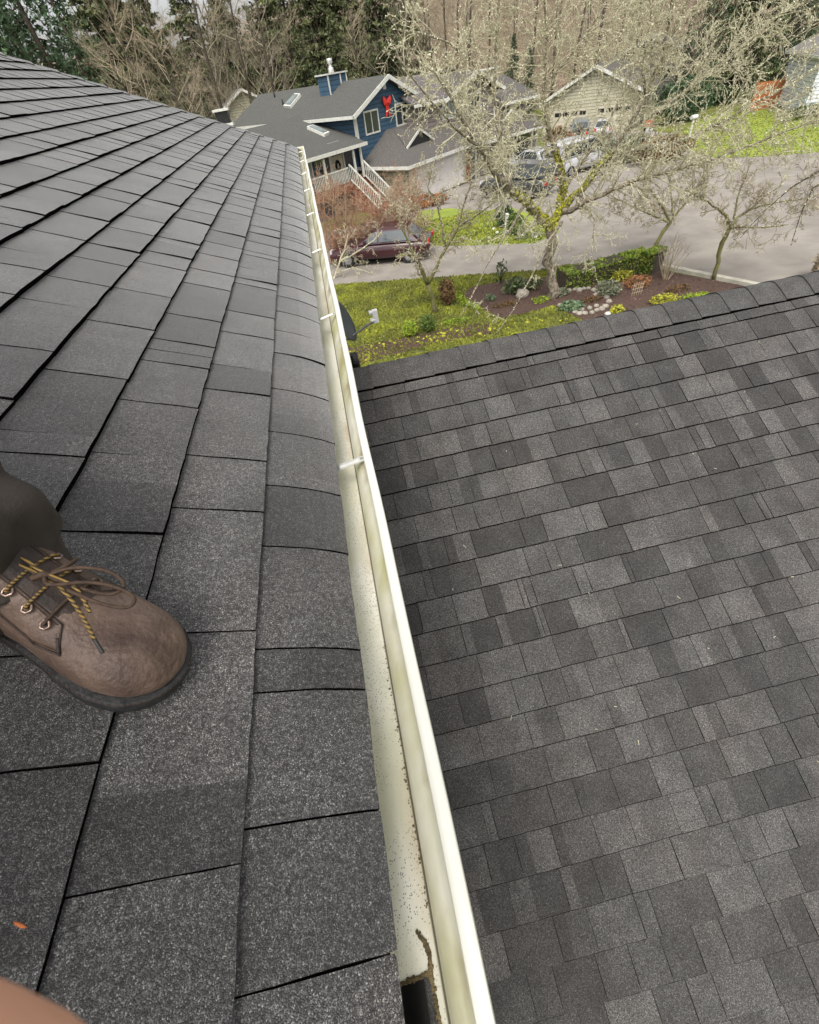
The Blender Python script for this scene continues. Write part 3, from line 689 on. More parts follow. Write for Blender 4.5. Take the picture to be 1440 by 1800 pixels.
# front porch: deck, door, side glass, posts, brick steps, railings
m = MB(); m.box(-5.2,.1,-.7,.29,1.3,1.85); m.build('porch_deck', MT['brick_red'], bh)
m = MB(); m.box(-2.45,-1.35,.24,.296,1.86,3.95); dr = m.build('door', MT['cream_siding'], bh); dr['label'] = 'cream front door with a brown wreath'
m = MB()
for i in range(3):
    for j in range(3): m.box(-2.3+i*.3,-2.06+i*.3,.225,.239,3.25+j*.2,3.41+j*.2)
m.build('pane', MT['dark_interior'], dr)
m = MB(); 
for i in range(60):
    a = i/60*2*pi; m.leaf(Vector((-1.9+.2*cos(a),.19,2.72+.27*sin(a))), .07, R)
    m.leaf(Vector((-1.9+.14*cos(a),.17,2.72+.2*sin(a))), .07, R)
wt = m.build('wreath', MT['leaf_brown'], dr)
for x0_, x1_ in ((-1.2,-.35),(-3.9,-2.6)):
    m = MB(); m.box(x0_,x1_,.26,.296,1.9,3.9); m.build('side_glass', MT['glass_dark'], bh)
m = MB(); m.box(-1.3,-1.2,.2,.297,1.86,3.6); m.box(-.34,-.24,.2,.297,1.86,3.6); m.box(-2.6,-2.46,.2,.297,1.86,3.6); m.build('door_frame', MT['white_trim'], bh)
for x0_ in (-.62,-4.05,-1.32):
    m = MB(); m.box(x0_,x0_+.12,-.85,-.73,1.86,3.4); m.build('post', MT['white_trim'], bh)
window(bh, -5.2, -4.1, 2.2, 3.45, .296, 1, 'glass_pale')
m = MB()
for i in range(9): m.box(-1.75,-.5,-.70-.27*(i+1)+.001,-.70-.27*i,0,1.72-i*.19)
m.build('steps', MT['brick_red'], bh)
for x_ in (-1.8,-.42):
    m = MB(); a_, b_ = Vector((x_,-.75,2.75)), Vector((x_,-3.15,1.05)); m.bar(a_, b_, .07, .09); m.bar(a_-Vector((0,0,.82)), b_-Vector((0,0,.8)), .05, .07)
    for i in range(15):
        p_ = a_.lerp(b_, i/14); m.box(p_.x-.02,p_.x+.02,p_.y-.02,p_.y+.02,p_.z-.82,p_.z)
    m.box(x_-.05,x_+.05,-3.22,-3.12,.1,1.2)
    m.build('railing', MT['white_trim'], bh)
m = MB(); m.bar((-5.1,-.72,2.6),(-1.9,-.72,2.6),.07,.08)
for i in range(24): m.box(-5.05+i*.135,-5.01+i*.135,-.74,-.70,1.86,2.56)
m.build('railing', MT['white_trim'], bh)

gh = thing('grey_house', (12,41,-6.6), 'grey brown house with ribbed dark roof and siding chimney behind the mossy tree', 'house', rz=radians(25))
ZB = 6.6
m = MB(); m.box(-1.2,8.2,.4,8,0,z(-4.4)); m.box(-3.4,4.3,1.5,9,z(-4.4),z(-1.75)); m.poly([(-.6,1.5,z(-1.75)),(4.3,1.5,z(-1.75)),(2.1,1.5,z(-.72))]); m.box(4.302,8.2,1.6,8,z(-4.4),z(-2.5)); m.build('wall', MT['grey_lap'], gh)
m = MB(); slab(m, [(-3.8,1.0,z(-1.62)),(-.9,1.0,z(-1.62)),(1.7,5.2,z(-.3)),(-3.8,5.2,z(-.3))]); slab(m, [(-3.8,5.202,z(-.3)),(4,5.202,z(-.3)),(4,9.4,z(-1.6)),(-3.8,9.4,z(-1.6))]); r_ = m.build('roof', MT['ribbed_roof'], gh); r_['label'] = 'ribbed dark roof'
m = MB(); slab(m, [(-1.0,.95,z(-1.72)),(2.1,.95,z(-.5)),(2.1,5.1,z(-.5))]); slab(m, [(2.102,.95,z(-.5)),(4.85,.95,z(-1.72)),(4.85,5.1,z(-1.72)),(2.102,5.1,z(-.5))])
slab(m, [(-1.7,-.3,z(-4.4)),(8.7,-.3,z(-4.4)),(8.7,1.6,z(-3.72)),(-1.7,1.6,z(-3.72))]); slab(m, [(4.35,.9,z(-2.62)),(8.8,.9,z(-2.62)),(8.8,5.0,z(-1.25)),(4.35,5.0,z(-1.25))]); m.build('roof', MT['far_shingle_brown'], gh)
m = MB()
brd((-1.05,.9,z(-1.82)),(2.1,.9,z(-.6)),.2); brd((2.1,.9,z(-.6)),(4.9,.9,z(-1.82)),.2); brd((-3.8,.95,z(-1.72)),(-1.0,.95,z(-1.72)),.16)
brd((-1.7,-.35,z(-4.5)),(8.7,-.35,z(-4.5)),.18); brd((4.9,.86,z(-2.7)),(8.8,.86,z(-2.7)),.16); brd((3.5,-.34,z(-3.5)),(4.4,-.34,z(-3.0)),.12); brd((4.4,-.34,z(-3.0)),(5.5,-.34,z(-3.6)),.12)
m.box(4.28,4.4,1.42,1.5,z(-3.6),z(-1.8)); m.box(.9,1.0,-.1,0,0,z(-4.55)); m.box(8.1,8.25,.3,.399,0,z(-4.55)); m.build('trim', MT['white_trim'], gh)
window(gh, -.9,.35,z(-2.85),z(-1.7),1.5,2,'glass_pale'); window(gh,1.55,2.85,z(-2.95),z(-1.7),1.5,2,'glass_dark'); window(gh,5.7,7.3,z(-3.65),z(-2.85),1.6,2,'glass_dark')
window(gh,5.4,7.7,z(-6.2),z(-4.55),.4,1,'glass_dark',.14)
m = MB(); m.box(4.6,6.5,3.2,4.3,z(-1.9),z(-.72)); c_ = m.build('chimney', MT['grey_lap'], gh)
m = MB(); m.box(4.52,6.58,3.12,4.4,z(-.718),z(-.66)); m.box(5.95,6.05,3.17,3.199,z(-1.9),z(-.72)); m.build('trim', MT['white_trim'], c_)
m = MB(); m.box(-2.6,-.1,-.55,-.45,0,z(-4.7)); bd = m.build('door', MT['brown_door'], gh); bd['label'] = 'red brown door'

def simple_house(name, loc, rz, W_, D_, wallh, rise, wallm, roofm, label, over=.45, wins=(), porch=False):
    t = thing(name, loc, label, 'house', rz=rz)
    m = MB(); m.box(0,W_,0,D_,0,wallh); m.poly([(0,0,wallh),(W_,0,wallh),(W_/2,0,wallh+rise)]); m.poly([(W_,D_,wallh),(0,D_,wallh),(W_/2,D_,wallh+rise)]); m.build('wall', MT[wallm], t)
    k = rise/(W_/2)*over
    m = MB(); slab(m, [(-over,-over,wallh-k+.12),(W_/2,-over,wallh+rise+.12),(W_/2,D_+over,wallh+rise+.12),(-over,D_+over,wallh-k+.12)]); slab(m, [(W_/2+.002,-over,wallh+rise+.12),(W_+over,-over,wallh-k+.12),(W_+over,D_+over,wallh-k+.12),(W_/2+.002,D_+over,wallh+rise+.12)]); m.build('roof', MT[roofm], t)
    m = MB(); m.bar((-over-.02,-over-.03,wallh-k+.02),(W_/2,-over-.03,wallh+rise+.02),.06,.24); m.bar((W_/2,-over-.03,wallh+rise+.02),(W_+over+.02,-over-.03,wallh-k+.02),.06,.24)
    m.bar((-over-.03,-over,wallh-k+.03),(-over-.03,D_+over,wallh-k+.03),.05,.16); m.build('trim', MT['white_trim'], t)
    for x0, x1, z0, z1 in wins: window(t, x0, x1, z0, z1, 0, 2)
    return t
chh = simple_house('cream_house', (25.2,57.2,-7.2), radians(-38), 9.4, 11, 3.1, 2.1, 'cream_lap', 'far_shingle_brown', 'cream house with a low front gable behind the parked cars', wins=())
for x0 in (1.0, 5.2):
    m = MB(); m.box(x0, x0+3.4, -.05, -.003, .05, 2.3); gd = m.build('garage_door', MT['cream_siding'], chh)
    m = MB()
    for i in range(4): m.box(x0+.15+i*.82, x0+.75+i*.82, -.07, -.052, 1.85, 2.15)
    m.build('pane', MT['dark_interior'], gd)
q_ = at_y(1075,95,80)
gd2 = simple_house('distant_grey_house', (38.5,72,-8), radians(-35), 11, 12, 5.0, 2.0, 'grey_lap', 'far_roof_pale', 'pale grey roofed house partly seen through the upper branches', wins=((1.5,3,3,4.3),(7,8.5,3,4.3)))
q_ = ground(1416,205)
wh = simple_house('white_house', (q_.x+.5,q_.y+1,q_.z), radians(-28), 9, 9, 3.6, 1.8, 'white_lap', 'far_roof_pale', 'white sided house at the right edge beside the orange fence', wins=((2,3.4,1.2,2.5),))
ta, tb_ = at_y(429,151,76), at_y(420,205,76)
th = simple_house('tan_house', (ta.x-3.6,76,-7.7), radians(12), 6.2, 9, 6.6, 1.6, 'cream_lap', 'far_roof_pale', 'tall tan house with a small gable beyond the blue house roof', wins=((2.4,3.8,4.4,5.6),))
t2 = simple_house('pale_roofed_house', (ta.x-13.5,70,-7.6), radians(96), 8, 11, 4.4, 2.2, 'cream_lap', 'far_roof_pale', 'house with a wide pale roof among the bare trees at upper left')
# board fence
fa, fb = ground(1318,196), ground(1408,182)
fz = thing('board_fence', fa, 'orange brown board fence between the green tree and the white house', 'fence')
m = MB(); d_ = (fb-fa); n_ = int(d_.length/.16); dn = d_.normalized(); h_ = 2.0
for i in range(n_):
    p_ = dn*(i*.16); hh_ = h_+.03*sin(i*1.7); m.bar(p_+Vector((0,0,hh_/2)), p_+dn*.145+Vector((0,0,hh_/2)), .03, hh_)
m.build('boards', MT['fence_wood'], fz)
m = MB()
for i in range(0, n_, 14): p_ = dn*(i*.16)+Vector((-.03,.08,0)); m.box(p_.x-.05,p_.x+.05,p_.y-.05,p_.y+.05,0,2.15)
m.build('post', MT['fence_wood'], fz)
# roof vent seen over the hip of the near roof
cv = at_y(391,207,7.4)
q_ = at_y(392,205,30)
rv = thing('chimney_stack', (q_.x,q_.y,q_.z-1.5), 'dark square chimney stack with pale cap seen just over the near roof edge', 'chimney')
m = MB(); m.box(-.34,.34,-.34,.34,-4,1.15); m.build('stack', MT['brick_red'], rv)
m = MB(); m.box(-.3,.3,-.3,.3,1.25,1.7); m.build('shroud', MT['dark_interior'], rv)
m = MB(); m.box(-.38,.38,-.38,.38,1.7,1.78); m.build('cap', MT['white_trim'], rv)
m = MB(); m.box(-.42,.42,-.42,.42,1.15,1.25); m.build('flashing', MT['white_trim'], rv)
# ------------------------------------------------------------------ cars, drawn nose towards local +x
def make_car(name, loc, rz, paint_, label, kind='sedan', L_=4.6, W_=1.8, group='cars parked across the street'):
    t = thing(name, loc, label, 'car', group, rz)
    H_ = {'sedan': 1.45, 'suv': 1.75, 'van': 1.95}[kind]; g = .2
    hood = {'sedan': .9, 'suv': 1.08, 'van': 1.1}[kind]; belt = {'sedan': .93, 'suv': 1.12, 'van': 1.15}[kind]
    # lower body: rings along x, superellipse sections
    prof = [(-.5,.5,.8),(-.49,.42,.86),(-.46,.28,belt-.06),(-.40,.22,belt),(-.2,.22,belt),(.12,.22,belt),(.2,.22,hood+.02),(.34,.22,hood-.04),(.44,.26,hood-.14),(.485,.36,hood-.26),(.5,.45,hood-.38)]
    rings = []
    for tx, zl, zh in prof:
        wv = W_/2*(1-.10*max(0, abs(tx)-.38)/.12); r_ = []
        for k in range(20):
            a = 2*pi*k/20; cx_, sz = cos(a), sin(a)
            ex = .45
            yy = wv*math.copysign(abs(cx_)**ex, cx_); zz = (zl+zh)/2+(zh-zl)/2*math.copysign(abs(sz)**ex, sz)
            if sz > 0: yy *= 1-.05*sz
            r_.append(Vector((tx*L_, yy, zz)))
        rings.append(r_)
    m = MB(); m.loft(rings)
    if kind == 'sedan': cab = [(-.40,belt-.02,.86),(-.30,H_-.10,.70),(-.24,H_-.02,.68),(-.05,H_,.68),(.02,H_-.06,.69),(.18,belt-.02,.84)]
    elif kind == 'suv': cab = [(-.495,belt-.05,.9),(-.46,H_-.12,.76),(-.40,H_-.02,.74),(-.0,H_,.74),(.05,H_-.08,.74),(.2,belt-.02,.86)]
    else: cab = [(-.497,belt-.05,.95),(-.49,H_-.1,.86),(-.44,H_,.84),(.1,H_,.84),(.17,H_-.12,.82),(.33,belt-.05,.88)]
    def cring(f, infl=0):
        return [[Vector((x_*L_, s_*W_/2*w_*ff+0, zz)) for s_, ff, zz in ((-1,1.06,belt-.03),(-1,1.0,zt-.06),(-1,.9,zt),(1,.9,zt),(1,1.0,zt-.06),(1,1.06,belt-.03))] for x_, zt, w_ in cab]
    # roof panel and pillars follow the cab outline
    rgs = []
    for x_, zt, w_ in cab:
        zt = max(zt, belt); rgs.append([Vector((x_*L_,-W_/2*.93,belt-.03)), Vector((x_*L_,-W_/2*(w_+.0) if zt > belt+.1 else -W_/2*.9,max(belt,zt-.07))), Vector((x_*L_,-W_/2*(w_-.1),zt)), Vector((x_*L_,W_/2*(w_-.1),zt)), Vector((x_*L_,W_/2*w_ if zt > belt+.1 else W_/2*.9,max(belt,zt-.07))), Vector((x_*L_,W_/2*.93,belt-.03))])
    m.loft(rgs, smooth=False)
    body = m.build('body', MT[paint_], t)
    m = MB()
    # side glass, windscreen and rear glass set just proud of the cab
    zt = H_-.12; xb, xr, xf0, xf1 = cab[1][0]*L_, cab[2][0]*L_, cab[4][0]*L_, cab[5][0]*L_
    for s_ in (-1, 1):
        yb, yt = s_*W_/2*.945, s_*W_/2*(cab[2][2]+.025)
        segs = [(cab[0][0]*L_+.25, xb+.22, -.02*L_-.04, -.02*L_-.04), (-.02*L_+.04, -.02*L_+.04, xf0-.02, xf1-.22)]
        for b0, t0, t1, b1 in segs:
            q = [Vector((b0,yb,belt+.03)), Vector((b1,yb,belt+.03)), Vector((t1,yt,zt)), Vector((t0,yt,zt))]
            m.poly(q if s_ < 0 else q[::-1])
    def gl(x0, z0, x1, z1, w0, w1, off):
        q = [Vector((x0,-w0,z0)), Vector((x0,w0,z0)), Vector((x1,w1,z1)), Vector((x1,-w1,z1))]; q = [p_+off for p_ in q]; m.poly(q)
    x0, z0 = xf1-.05, belt+.03; gl(x0, z0, xf0+.04, cab[4][1]-.05, W_/2*.8, W_/2*.62, Vector((.03,0,.02)))
    x0 = cab[0][0]*L_+.03; gl(x0, belt+.04, cab[1][0]*L_-.02, cab[1][1]-.04, W_/2*.78, W_/2*.62, Vector((-.035,0,.01)))
    m.build('windows', MT['glass_dark'], t)
    for sx_ in (-.3, .31):
        for s_ in (-1, 1):
            m = MB(); x_ = sx_*L_; y_ = s_*(W_/2-.1); m.tube([(x_,y_-.11,.33),(x_,y_-.09,.33),(x_,y_+.09,.33),(x_,y_+.11,.33)], [.29,.33,.33,.29], 20); wh_ = m.build('wheel', MT['rubber'], t)
            m = MB(); m.tube([(x_,y_+s_*.112,.33),(x_,y_+s_*.118,.33)], [.2,.18], 14); m.build('rim', MT['rim_metal'], wh_)
    for s_ in (-1, 1):
        m = MB(); m.box(L_*.472,L_*.492,s_*W_*.34-.16,s_*W_*.34+.16,hood-.3,hood-.17); m.build('headlight', MT['light_clear'], t)
        m = MB(); m.box(-L_*.503,-L_*.488,s_*W_*.37-.12,s_*W_*.37+.12,.7,.9); m.build('tail_light', MT['light_red'], t)
        m = MB(); m.box(L_*.1,L_*.1+.1,s_*(W_/2+.02)-.09,s_*(W_/2+.02)+.09,belt,belt+.13); m.build('mirror', MT[paint_], t)
    return t
gg = ground(668,470)
make_car('parked_car', (gg.x+.35, gg.y+1.1, gg.z), radians(-22)+pi, 'car_maroon', 'dark maroon car parked in the drive behind the bare reddish shrub', 'sedan', 4.9)
q_ = ground(908,345); make_car('parked_car', (q_.x,q_.y,q_.z), radians(130), 'car_dark', 'dark car with red tail light behind the mossy fork of the big tree', 'suv', 4.6)
q_ = ground(930,302); make_car('parked_car', (q_.x,q_.y,q_.z), radians(115), 'car_silver', 'silver car under the large window of the grey house', 'sedan', 4.5)
q_ = ground(1012,302); make_car('parked_car', (q_.x,q_.y,q_.z), radians(20), 'car_white', 'white van right of the silver car, seen through lichen branches', 'van', 5.0, 1.95)
q_ = ground(1016,248); sv = make_car('parked_car', (q_.x,q_.y,q_.z), radians(65), 'car_grey', 'grey car with a spare wheel on its back before the cream garage', 'suv', 4.5)
m = MB(); m.tube([(-2.30,0,1.0),(-2.32,0,1.0),(-2.52,0,1.0),(-2.54,0,1.0)], [.3,.36,.36,.3], 20); m.build('spare_wheel', MT['rubber'], sv)
q_ = ground(1058,240); make_car('parked_car', (q_.x,q_.y,q_.z), radians(60), 'car_white', 'small white car right of the grey one before the cream garage', 'sedan', 4.4)
# basketball hoop by the far drive
q_ = ground(1126,288)
hp = thing('basketball_hoop', q_, 'small orange hoop with white net among shrubs on the far side of the street', 'hoop')
m = MB(); m.tube([(0,.35,0),(0,.35,2.0),(0,.15,2.3)], .05, 8); m.build('pole', MT['pipe_black'], hp)
m = MB(); m.box(-.32,.32,.08,.12,1.95,2.3); m.build('backboard', MT['hoop_orange'], hp)
m = MB(); m.tube([(.24*cos(a),-.2+.24*sin(a),2.0) for a in [2*pi*k/16 for k in range(17)]], .025, 6, False); m.build('rim', MT['hoop_orange'], hp)
m = MB()
for k in range(14):
    a = 2*pi*k/14; m.tube([(.23*cos(a),-.2+.23*sin(a),1.98),(.1*cos(a+.3),-.2+.1*sin(a+.3),1.45)], .02, 4)
m.build('net', MT['plastic_white'], hp)
q_ = ground(1212,238)
mbx = thing('mailbox', q_, 'small white mailbox on a post at the corner of the bright far lawn', 'mailbox')
m = MB(); m.box(-.06,.06,-.06,.06,0,1.0); m.build('post', MT['post_white'], mbx)
m = MB(); m.loft([[Vector((x_,.16*cos(a),1.15+.15*max(-.8,sin(a)))) for a in [2*pi*k/14 for k in range(14)]] for x_ in (-.25,.25)], smooth=False); m.build('box', MT['plastic_white'], mbx)
# ------------------------------------------------------------------ front garden
def inpoly(x, y, P):
    c = False; n = len(P)
    for i in range(n):
        a, b = P[i], P[i-1]
        if (a[1] > y) != (b[1] > y) and x < (b[0]-a[0])*(y-a[1])/(b[1]-a[1])+a[0]: c = not c
    return c
rg = random.Random(21)
island = Gp([(690,433),(820,432),(940,428),(985,408),(955,385),(900,365),(850,372),(790,366),(730,372),(700,385),(688,405)])
soil = Gp([(600,600),(620,612),(720,590),(800,575),(860,565),(870,585),(760,605),(640,640),(590,650)])
def turf(name, n, xr, yr, test, h, w_, m='grass_blade'):
    mb = MB(); k = 0
    while k < n:
        x, y = rg.uniform(*xr), rg.uniform(*yr)
        if not test(x, y): 
            continue
        k += 1; z0 = gz(x, y)+.004; d = noise.noise(Vector((x*.9, y*.9, 0)))
        hh = h*rg.uniform(.5, 1.2)*(1+.4*d); a = rg.uniform(0, 3.14); tn = (1+.5*d)*rg.uniform(.8, 1.25)
        for q in range(2):
            a += 1.3; dx, dy = cos(a)*w_, sin(a)*w_; ox, oy = rg.uniform(-.03,.03), rg.uniform(-.03,.03)
            mb.poly([(x-dx,y-dy,z0),(x+dx,y+dy,z0),(x+dx*.8+ox,y+dy*.8+oy,z0+hh),(x-dx*.5+ox,y-dy*.5+oy,z0+hh*.9)], tn)
    return tag(mb.build(name, MT[m]), kind='stuff')
turf('grass', 26000, (-1.5, 9.5), (9.5, 21.3), lambda x, y: not inpoly(x, y, bed) and not inpoly(x, y, road) and (not inpoly(x, y, soil) or rg.random() < .45), .06, .022)
turf('grass', 5000, (3, 11), (21, 30), lambda x, y: inpoly(x, y, island), .07, .035)
flp = Gp([(1440,268),(1330,276),(1250,278),(1200,258),(1192,238),(1240,205),(1440,178)])+[Vector((62,40,0))]
turf('grass', 6000, (26, 48), (28, 50), lambda x, y: inpoly(x, y, flp), .05, .05)
# moss patches and fallen leaves in the lawn
mb = MB()
for i in range(500):
    px, py = rg.uniform(610, 1000), rg.uniform(560, 640)
    q = ground(px, py); s_ = rg.uniform(.02,.07)
    if noise.noise(Vector((q.x*1.3, q.y*1.3, 4))) < -.05: continue
    mb.blob((q.x,q.y,q.z+.01), s_, s_, .025, 6, 4, .3, rg, rg.uniform(.8,1.25))
tag(mb.build('moss', MT['moss']), kind='stuff')
mb = MB()
for i in range(2600):
    u_, v_ = rg.random(), rg.random(); q = ground(820+u_*520, 470+v_*110)
    if not inpoly(q.x, q.y, bed): continue
    mb.leaf(Vector((q.x,q.y,q.z+.035)), rg.uniform(.015,.045), rg, nrm=Vector((0,0,1)))
mat('bark_chips', (.06,.035,.026), .95, scale=9, col2=(.24,.15,.12)); tag(mb.build('bark_chips', MT['bark_chips']), kind='stuff')

def bush(name, loc, rx, ry, rz_, n, lm, label, cat='shrub', leaf=.05, seed=1, group=None, stems=6, flat=0, shell=.55, boxy=False, stemm='bark_dark'):
    rn = random.Random(seed); t = thing(name, loc, label, cat, group); m = MB()
    for i in range(n):
        if boxy:
            p = Vector((rn.uniform(-1,1), rn.uniform(-1,1), rn.uniform(0,1)))
            k = max(abs(p.x), abs(p.y), abs(p.z*2-1)*1.0); p = Vector((p.x/k*rn.uniform(shell,1), p.y/k*rn.uniform(shell,1), .5+(p.z-.5)/k*rn.uniform(shell,1)))
            q = Vector((p.x*rx, p.y*ry, p.z*rz_))
        else:
            d = Vector((rn.gauss(0,1), rn.gauss(0,1), rn.gauss(0,1))).normalized(); r_ = rn.uniform(shell, 1)*(1+.22*noise.noise(d*2.2+Vector((seed,0,0))))
            q = Vector((d.x*rx*r_, d.y*ry*r_, (d.z*r_*.5+.5)*rz_))
        if q.z < .01: q.z = .01
        cl = noise.noise(Vector(q)*5/max(.3, rx)+Vector((seed,3,1)))
        m.leaf(q, leaf*rn.uniform(.6,1.3), rn, max(.45, 1+.7*cl)*rn.uniform(.75,1.25))
    m.build('foliage', MT[lm], t)
    if stems:
        m = MB()
        for i in range(stems):
            a = rn.uniform(0,6.28); e = Vector((cos(a)*rx*.6, sin(a)*ry*.6, rz_*rn.uniform(.6,.9))); m.tube([(0,0,-.03), e*.4+Vector((0,0,.05)), e], [.018,.012,.005], 4)
        m.build('stems', MT[stemm], t)
    return t
bush('boxwood', ground(722,590), .27,.27,.5, 900, 'leaf_lime', 'left of two round green shrubs at the lawn edge above the grey ridge', leaf=.035, seed=2)
bush('boxwood', ground(753,583), .27,.27,.55, 900, 'leaf_boxwood', 'right and darker of two round green shrubs beside the forked tree', leaf=.035, seed=3)
bush('brown_conifer_shrub', ground(787,537), .3,.3,.95, 900, 'leaf_brown', 'rust brown shrub just right of the forked lichen tree', leaf=.05, seed=4)
q_ = ground(842,540)
t = thing('groundcover_strip', q_, 'bright yellow green mossy strip running along the left edge of the planting bed', 'groundcover'); m = MB()
pts_ = [ground(803,520)-q_, ground(818,535)-q_, ground(842,545)-q_]
for i in range(900):
    s_ = rg.random()*1.999; k = int(s_); p = pts_[k].lerp(pts_[k+1], s_-k)+Vector((rg.gauss(0,.07), rg.gauss(0,.07), abs(rg.gauss(.05,.05)))); m.leaf(p, rg.uniform(.02,.05), rg, rg.uniform(.7,1.3))
m.build('foliage', MT['leaf_lime'], t)
bush('creeping_shrub', ground(800,567), .55,.2,.12, 500, 'leaf_lime', 'low yellow green creeping plants just below the rust brown shrub', leaf=.03, seed=5, stems=0)
bush('rhododendron', ground(905,515), .5,.4,.55, 420, 'leaf_rhodo', 'loose dark green shrub left of the big trunk in the bed', leaf=.07, seed=6, shell=.3)
bush('rhododendron', ground(880,498), .3,.3,.9, 60, 'leaf_rhodo', 'tall thin drooping leaved shrub at the lawn edge left of the big trunk', leaf=.08, seed=7, shell=.4, stems=7)
bush('low_shrub', ground(862,528), .22,.22,.22, 250, 'leaf_bluegreen', 'tiny bluish green plant in the left part of the bed', leaf=.03, seed=8)
bush('leafy_plant', ground(1003,545), .45,.3,.26, 420, 'leaf_bluegreen', 'blue green leafy clump inside the ring of stones', leaf=.06, seed=9, stems=0)
bush('grey_shrub', ground(1068,520), .45,.4,.5, 800, 'leaf_grey', 'silvery grey shrub between the hedge and the ring of stones', leaf=.04, seed=10)
bush('ornamental_shrub', ground(1118,505), .55,.4,.38, 600, 'leaf_orange', 'orange yellow low shrub right of the silvery grey one', leaf=.035, seed=11)
bush('ornamental_shrub', ground(1092,493), .4,.3,.35, 400, 'leaf_yellow', 'dull yellow low shrub at the foot of the dark hedge', leaf=.035, seed=12)
bush('heather', ground(1165,533), .5,.3,.26, 900, 'leaf_yellow', 'bright yellow shrub just above the grey ridge', leaf=.03, seed=13)
bush('heather', ground(1222,528), .55,.3,.2, 700, 'leaf_lime', 'duller yellow green low mat right of the bright yellow shrub', leaf=.03, seed=14)
bush('yellow_grass_clump', ground(1083,552), .22,.2,.28, 500, 'leaf_yellow', 'small yellow green tufted clump beside the white stone at the ridge', leaf=.04, seed=15)
bush('ball_shrub', ground(906,413), .42,.42,.95, 1300, 'leaf_boxwood', 'clipped round green shrub on the island lawn right of the white post', leaf=.05, seed=16, shell=.85)
bush('dark_shrub', ground(886,400), .5,.5,1.1, 1000, 'needle_dark', 'dark blue green shrub behind the white post', leaf=.06, seed=17)
bush('plume_grass', ground(1439,492), .35,.35,1.3, 400, 'twig_tan', 'tan dried grass clump at the right edge above the ridge', leaf=.08, seed=18, stems=0)
bush('flower_bed_plants', ground(930,418), .9,.3,.2, 260, 'leaf_grey', 'sparse pale flowers right of the clipped round shrub', leaf=.05, seed=19, stems=0)
bush('orange_shrub', ground(745,366), 2.0,.5,.75, 1300, 'leaf_orange', 'orange brown shrubs along the wall left of the white garage door', leaf=.08, seed=20)
q_ = ground(1090,288); bush('hedge_shrub', q_, 2.2,1.0,1.6, 1600, 'leaf_grey', 'mixed dark shrub thicket under the branches on the far side of the street', leaf=.12, seed=22)
q_ = ground(1160,285); bush('hedge_shrub', q_, 2.4,1.0,1.5, 1600, 'leaf_brown', 'brownish shrub thicket just left of the bright far lawn', leaf=.12, seed=23)
q_ = ground(1195,215); bush('hedge_shrub', q_, 3.2,2.0,3.4, 2600, 'needle_dark', 'tall dark shrub mass above the white mailbox', leaf=.16, seed=24)
q_ = ground(1418,208); bush('foundation_shrub', q_, 2.2,.8,.9, 900, 'leaf_rhodo', 'dark clipped shrubs along the foot of the white house', leaf=.1, seed=25)
q_ = ground(978,262); bush('red_shrub', q_, 1.3,1.0,1.7, 900, 'leaf_brown', 'red brown bush between the grey house and the white van', leaf=.1, seed=26)
bush('leafy_plant', ground(935,508), .4,.3,.35, 420, 'leaf_rhodo', 'low dark green plant touching the left side of the big trunk', leaf=.05, seed=61, shell=.3)
bush('leafy_plant', ground(950,532), .35,.22,.2, 320, 'leaf_lime', 'low lime green plant in front of the big trunk', leaf=.03, seed=62, stems=0)
bush('leafy_plant', ground(985,520), .35,.25,.25, 380, 'leaf_grey', 'low greyish plant just right of the big trunk', leaf=.035, seed=63)
bush('dry_plant', ground(1040,530), .35,.2,.18, 300, 'leaf_brown', 'dry brown plant inside the ring of stones', leaf=.035, seed=64)
bush('dry_plant', ground(890,538), .5,.2,.14, 360, 'leaf_brown', 'dry brown low growth at the front left of the bed', leaf=.035, seed=65, stems=0)
bush('leafy_plant', ground(1190,512), .5,.25,.2, 380, 'leaf_brown', 'brown green low growth between the kerb and the yellow shrub', leaf=.03, seed=66, stems=0)
# clipped hedge curving along the bed
hp_ = [ground(985,508), ground(1030,498), ground(1085,482), ground(1128,476), ground(1152,480)]
t = thing('hedge', hp_[2], 'clipped dark green hedge along the back of the planting bed', 'hedge'); m = MB(); rn = random.Random(31)
for i in range(7500):
    s_ = rn.random()*(len(hp_)-1.001); k = int(s_); a_, b_ = hp_[k], hp_[k+1]; p = a_.lerp(b_, s_-k); d_ = (b_-a_).normalized(); n_ = Vector((-d_.y,d_.x,0))
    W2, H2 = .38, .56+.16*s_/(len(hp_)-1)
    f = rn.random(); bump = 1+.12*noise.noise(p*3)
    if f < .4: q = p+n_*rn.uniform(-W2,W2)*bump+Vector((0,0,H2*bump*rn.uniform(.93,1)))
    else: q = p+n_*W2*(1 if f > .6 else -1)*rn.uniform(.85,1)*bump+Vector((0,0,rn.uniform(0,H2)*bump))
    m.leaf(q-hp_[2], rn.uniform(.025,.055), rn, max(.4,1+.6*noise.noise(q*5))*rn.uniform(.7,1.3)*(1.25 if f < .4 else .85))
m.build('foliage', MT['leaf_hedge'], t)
m = MB()
for k in range(len(hp_)-1):
    a_, b_ = hp_[k]-hp_[2], hp_[k+1]-hp_[2]; m.bar(a_+Vector((0,0,.28)), b_+Vector((0,0,.3)), .6, .6)
m.build('inner_branches', MT['bark_dark'], t)
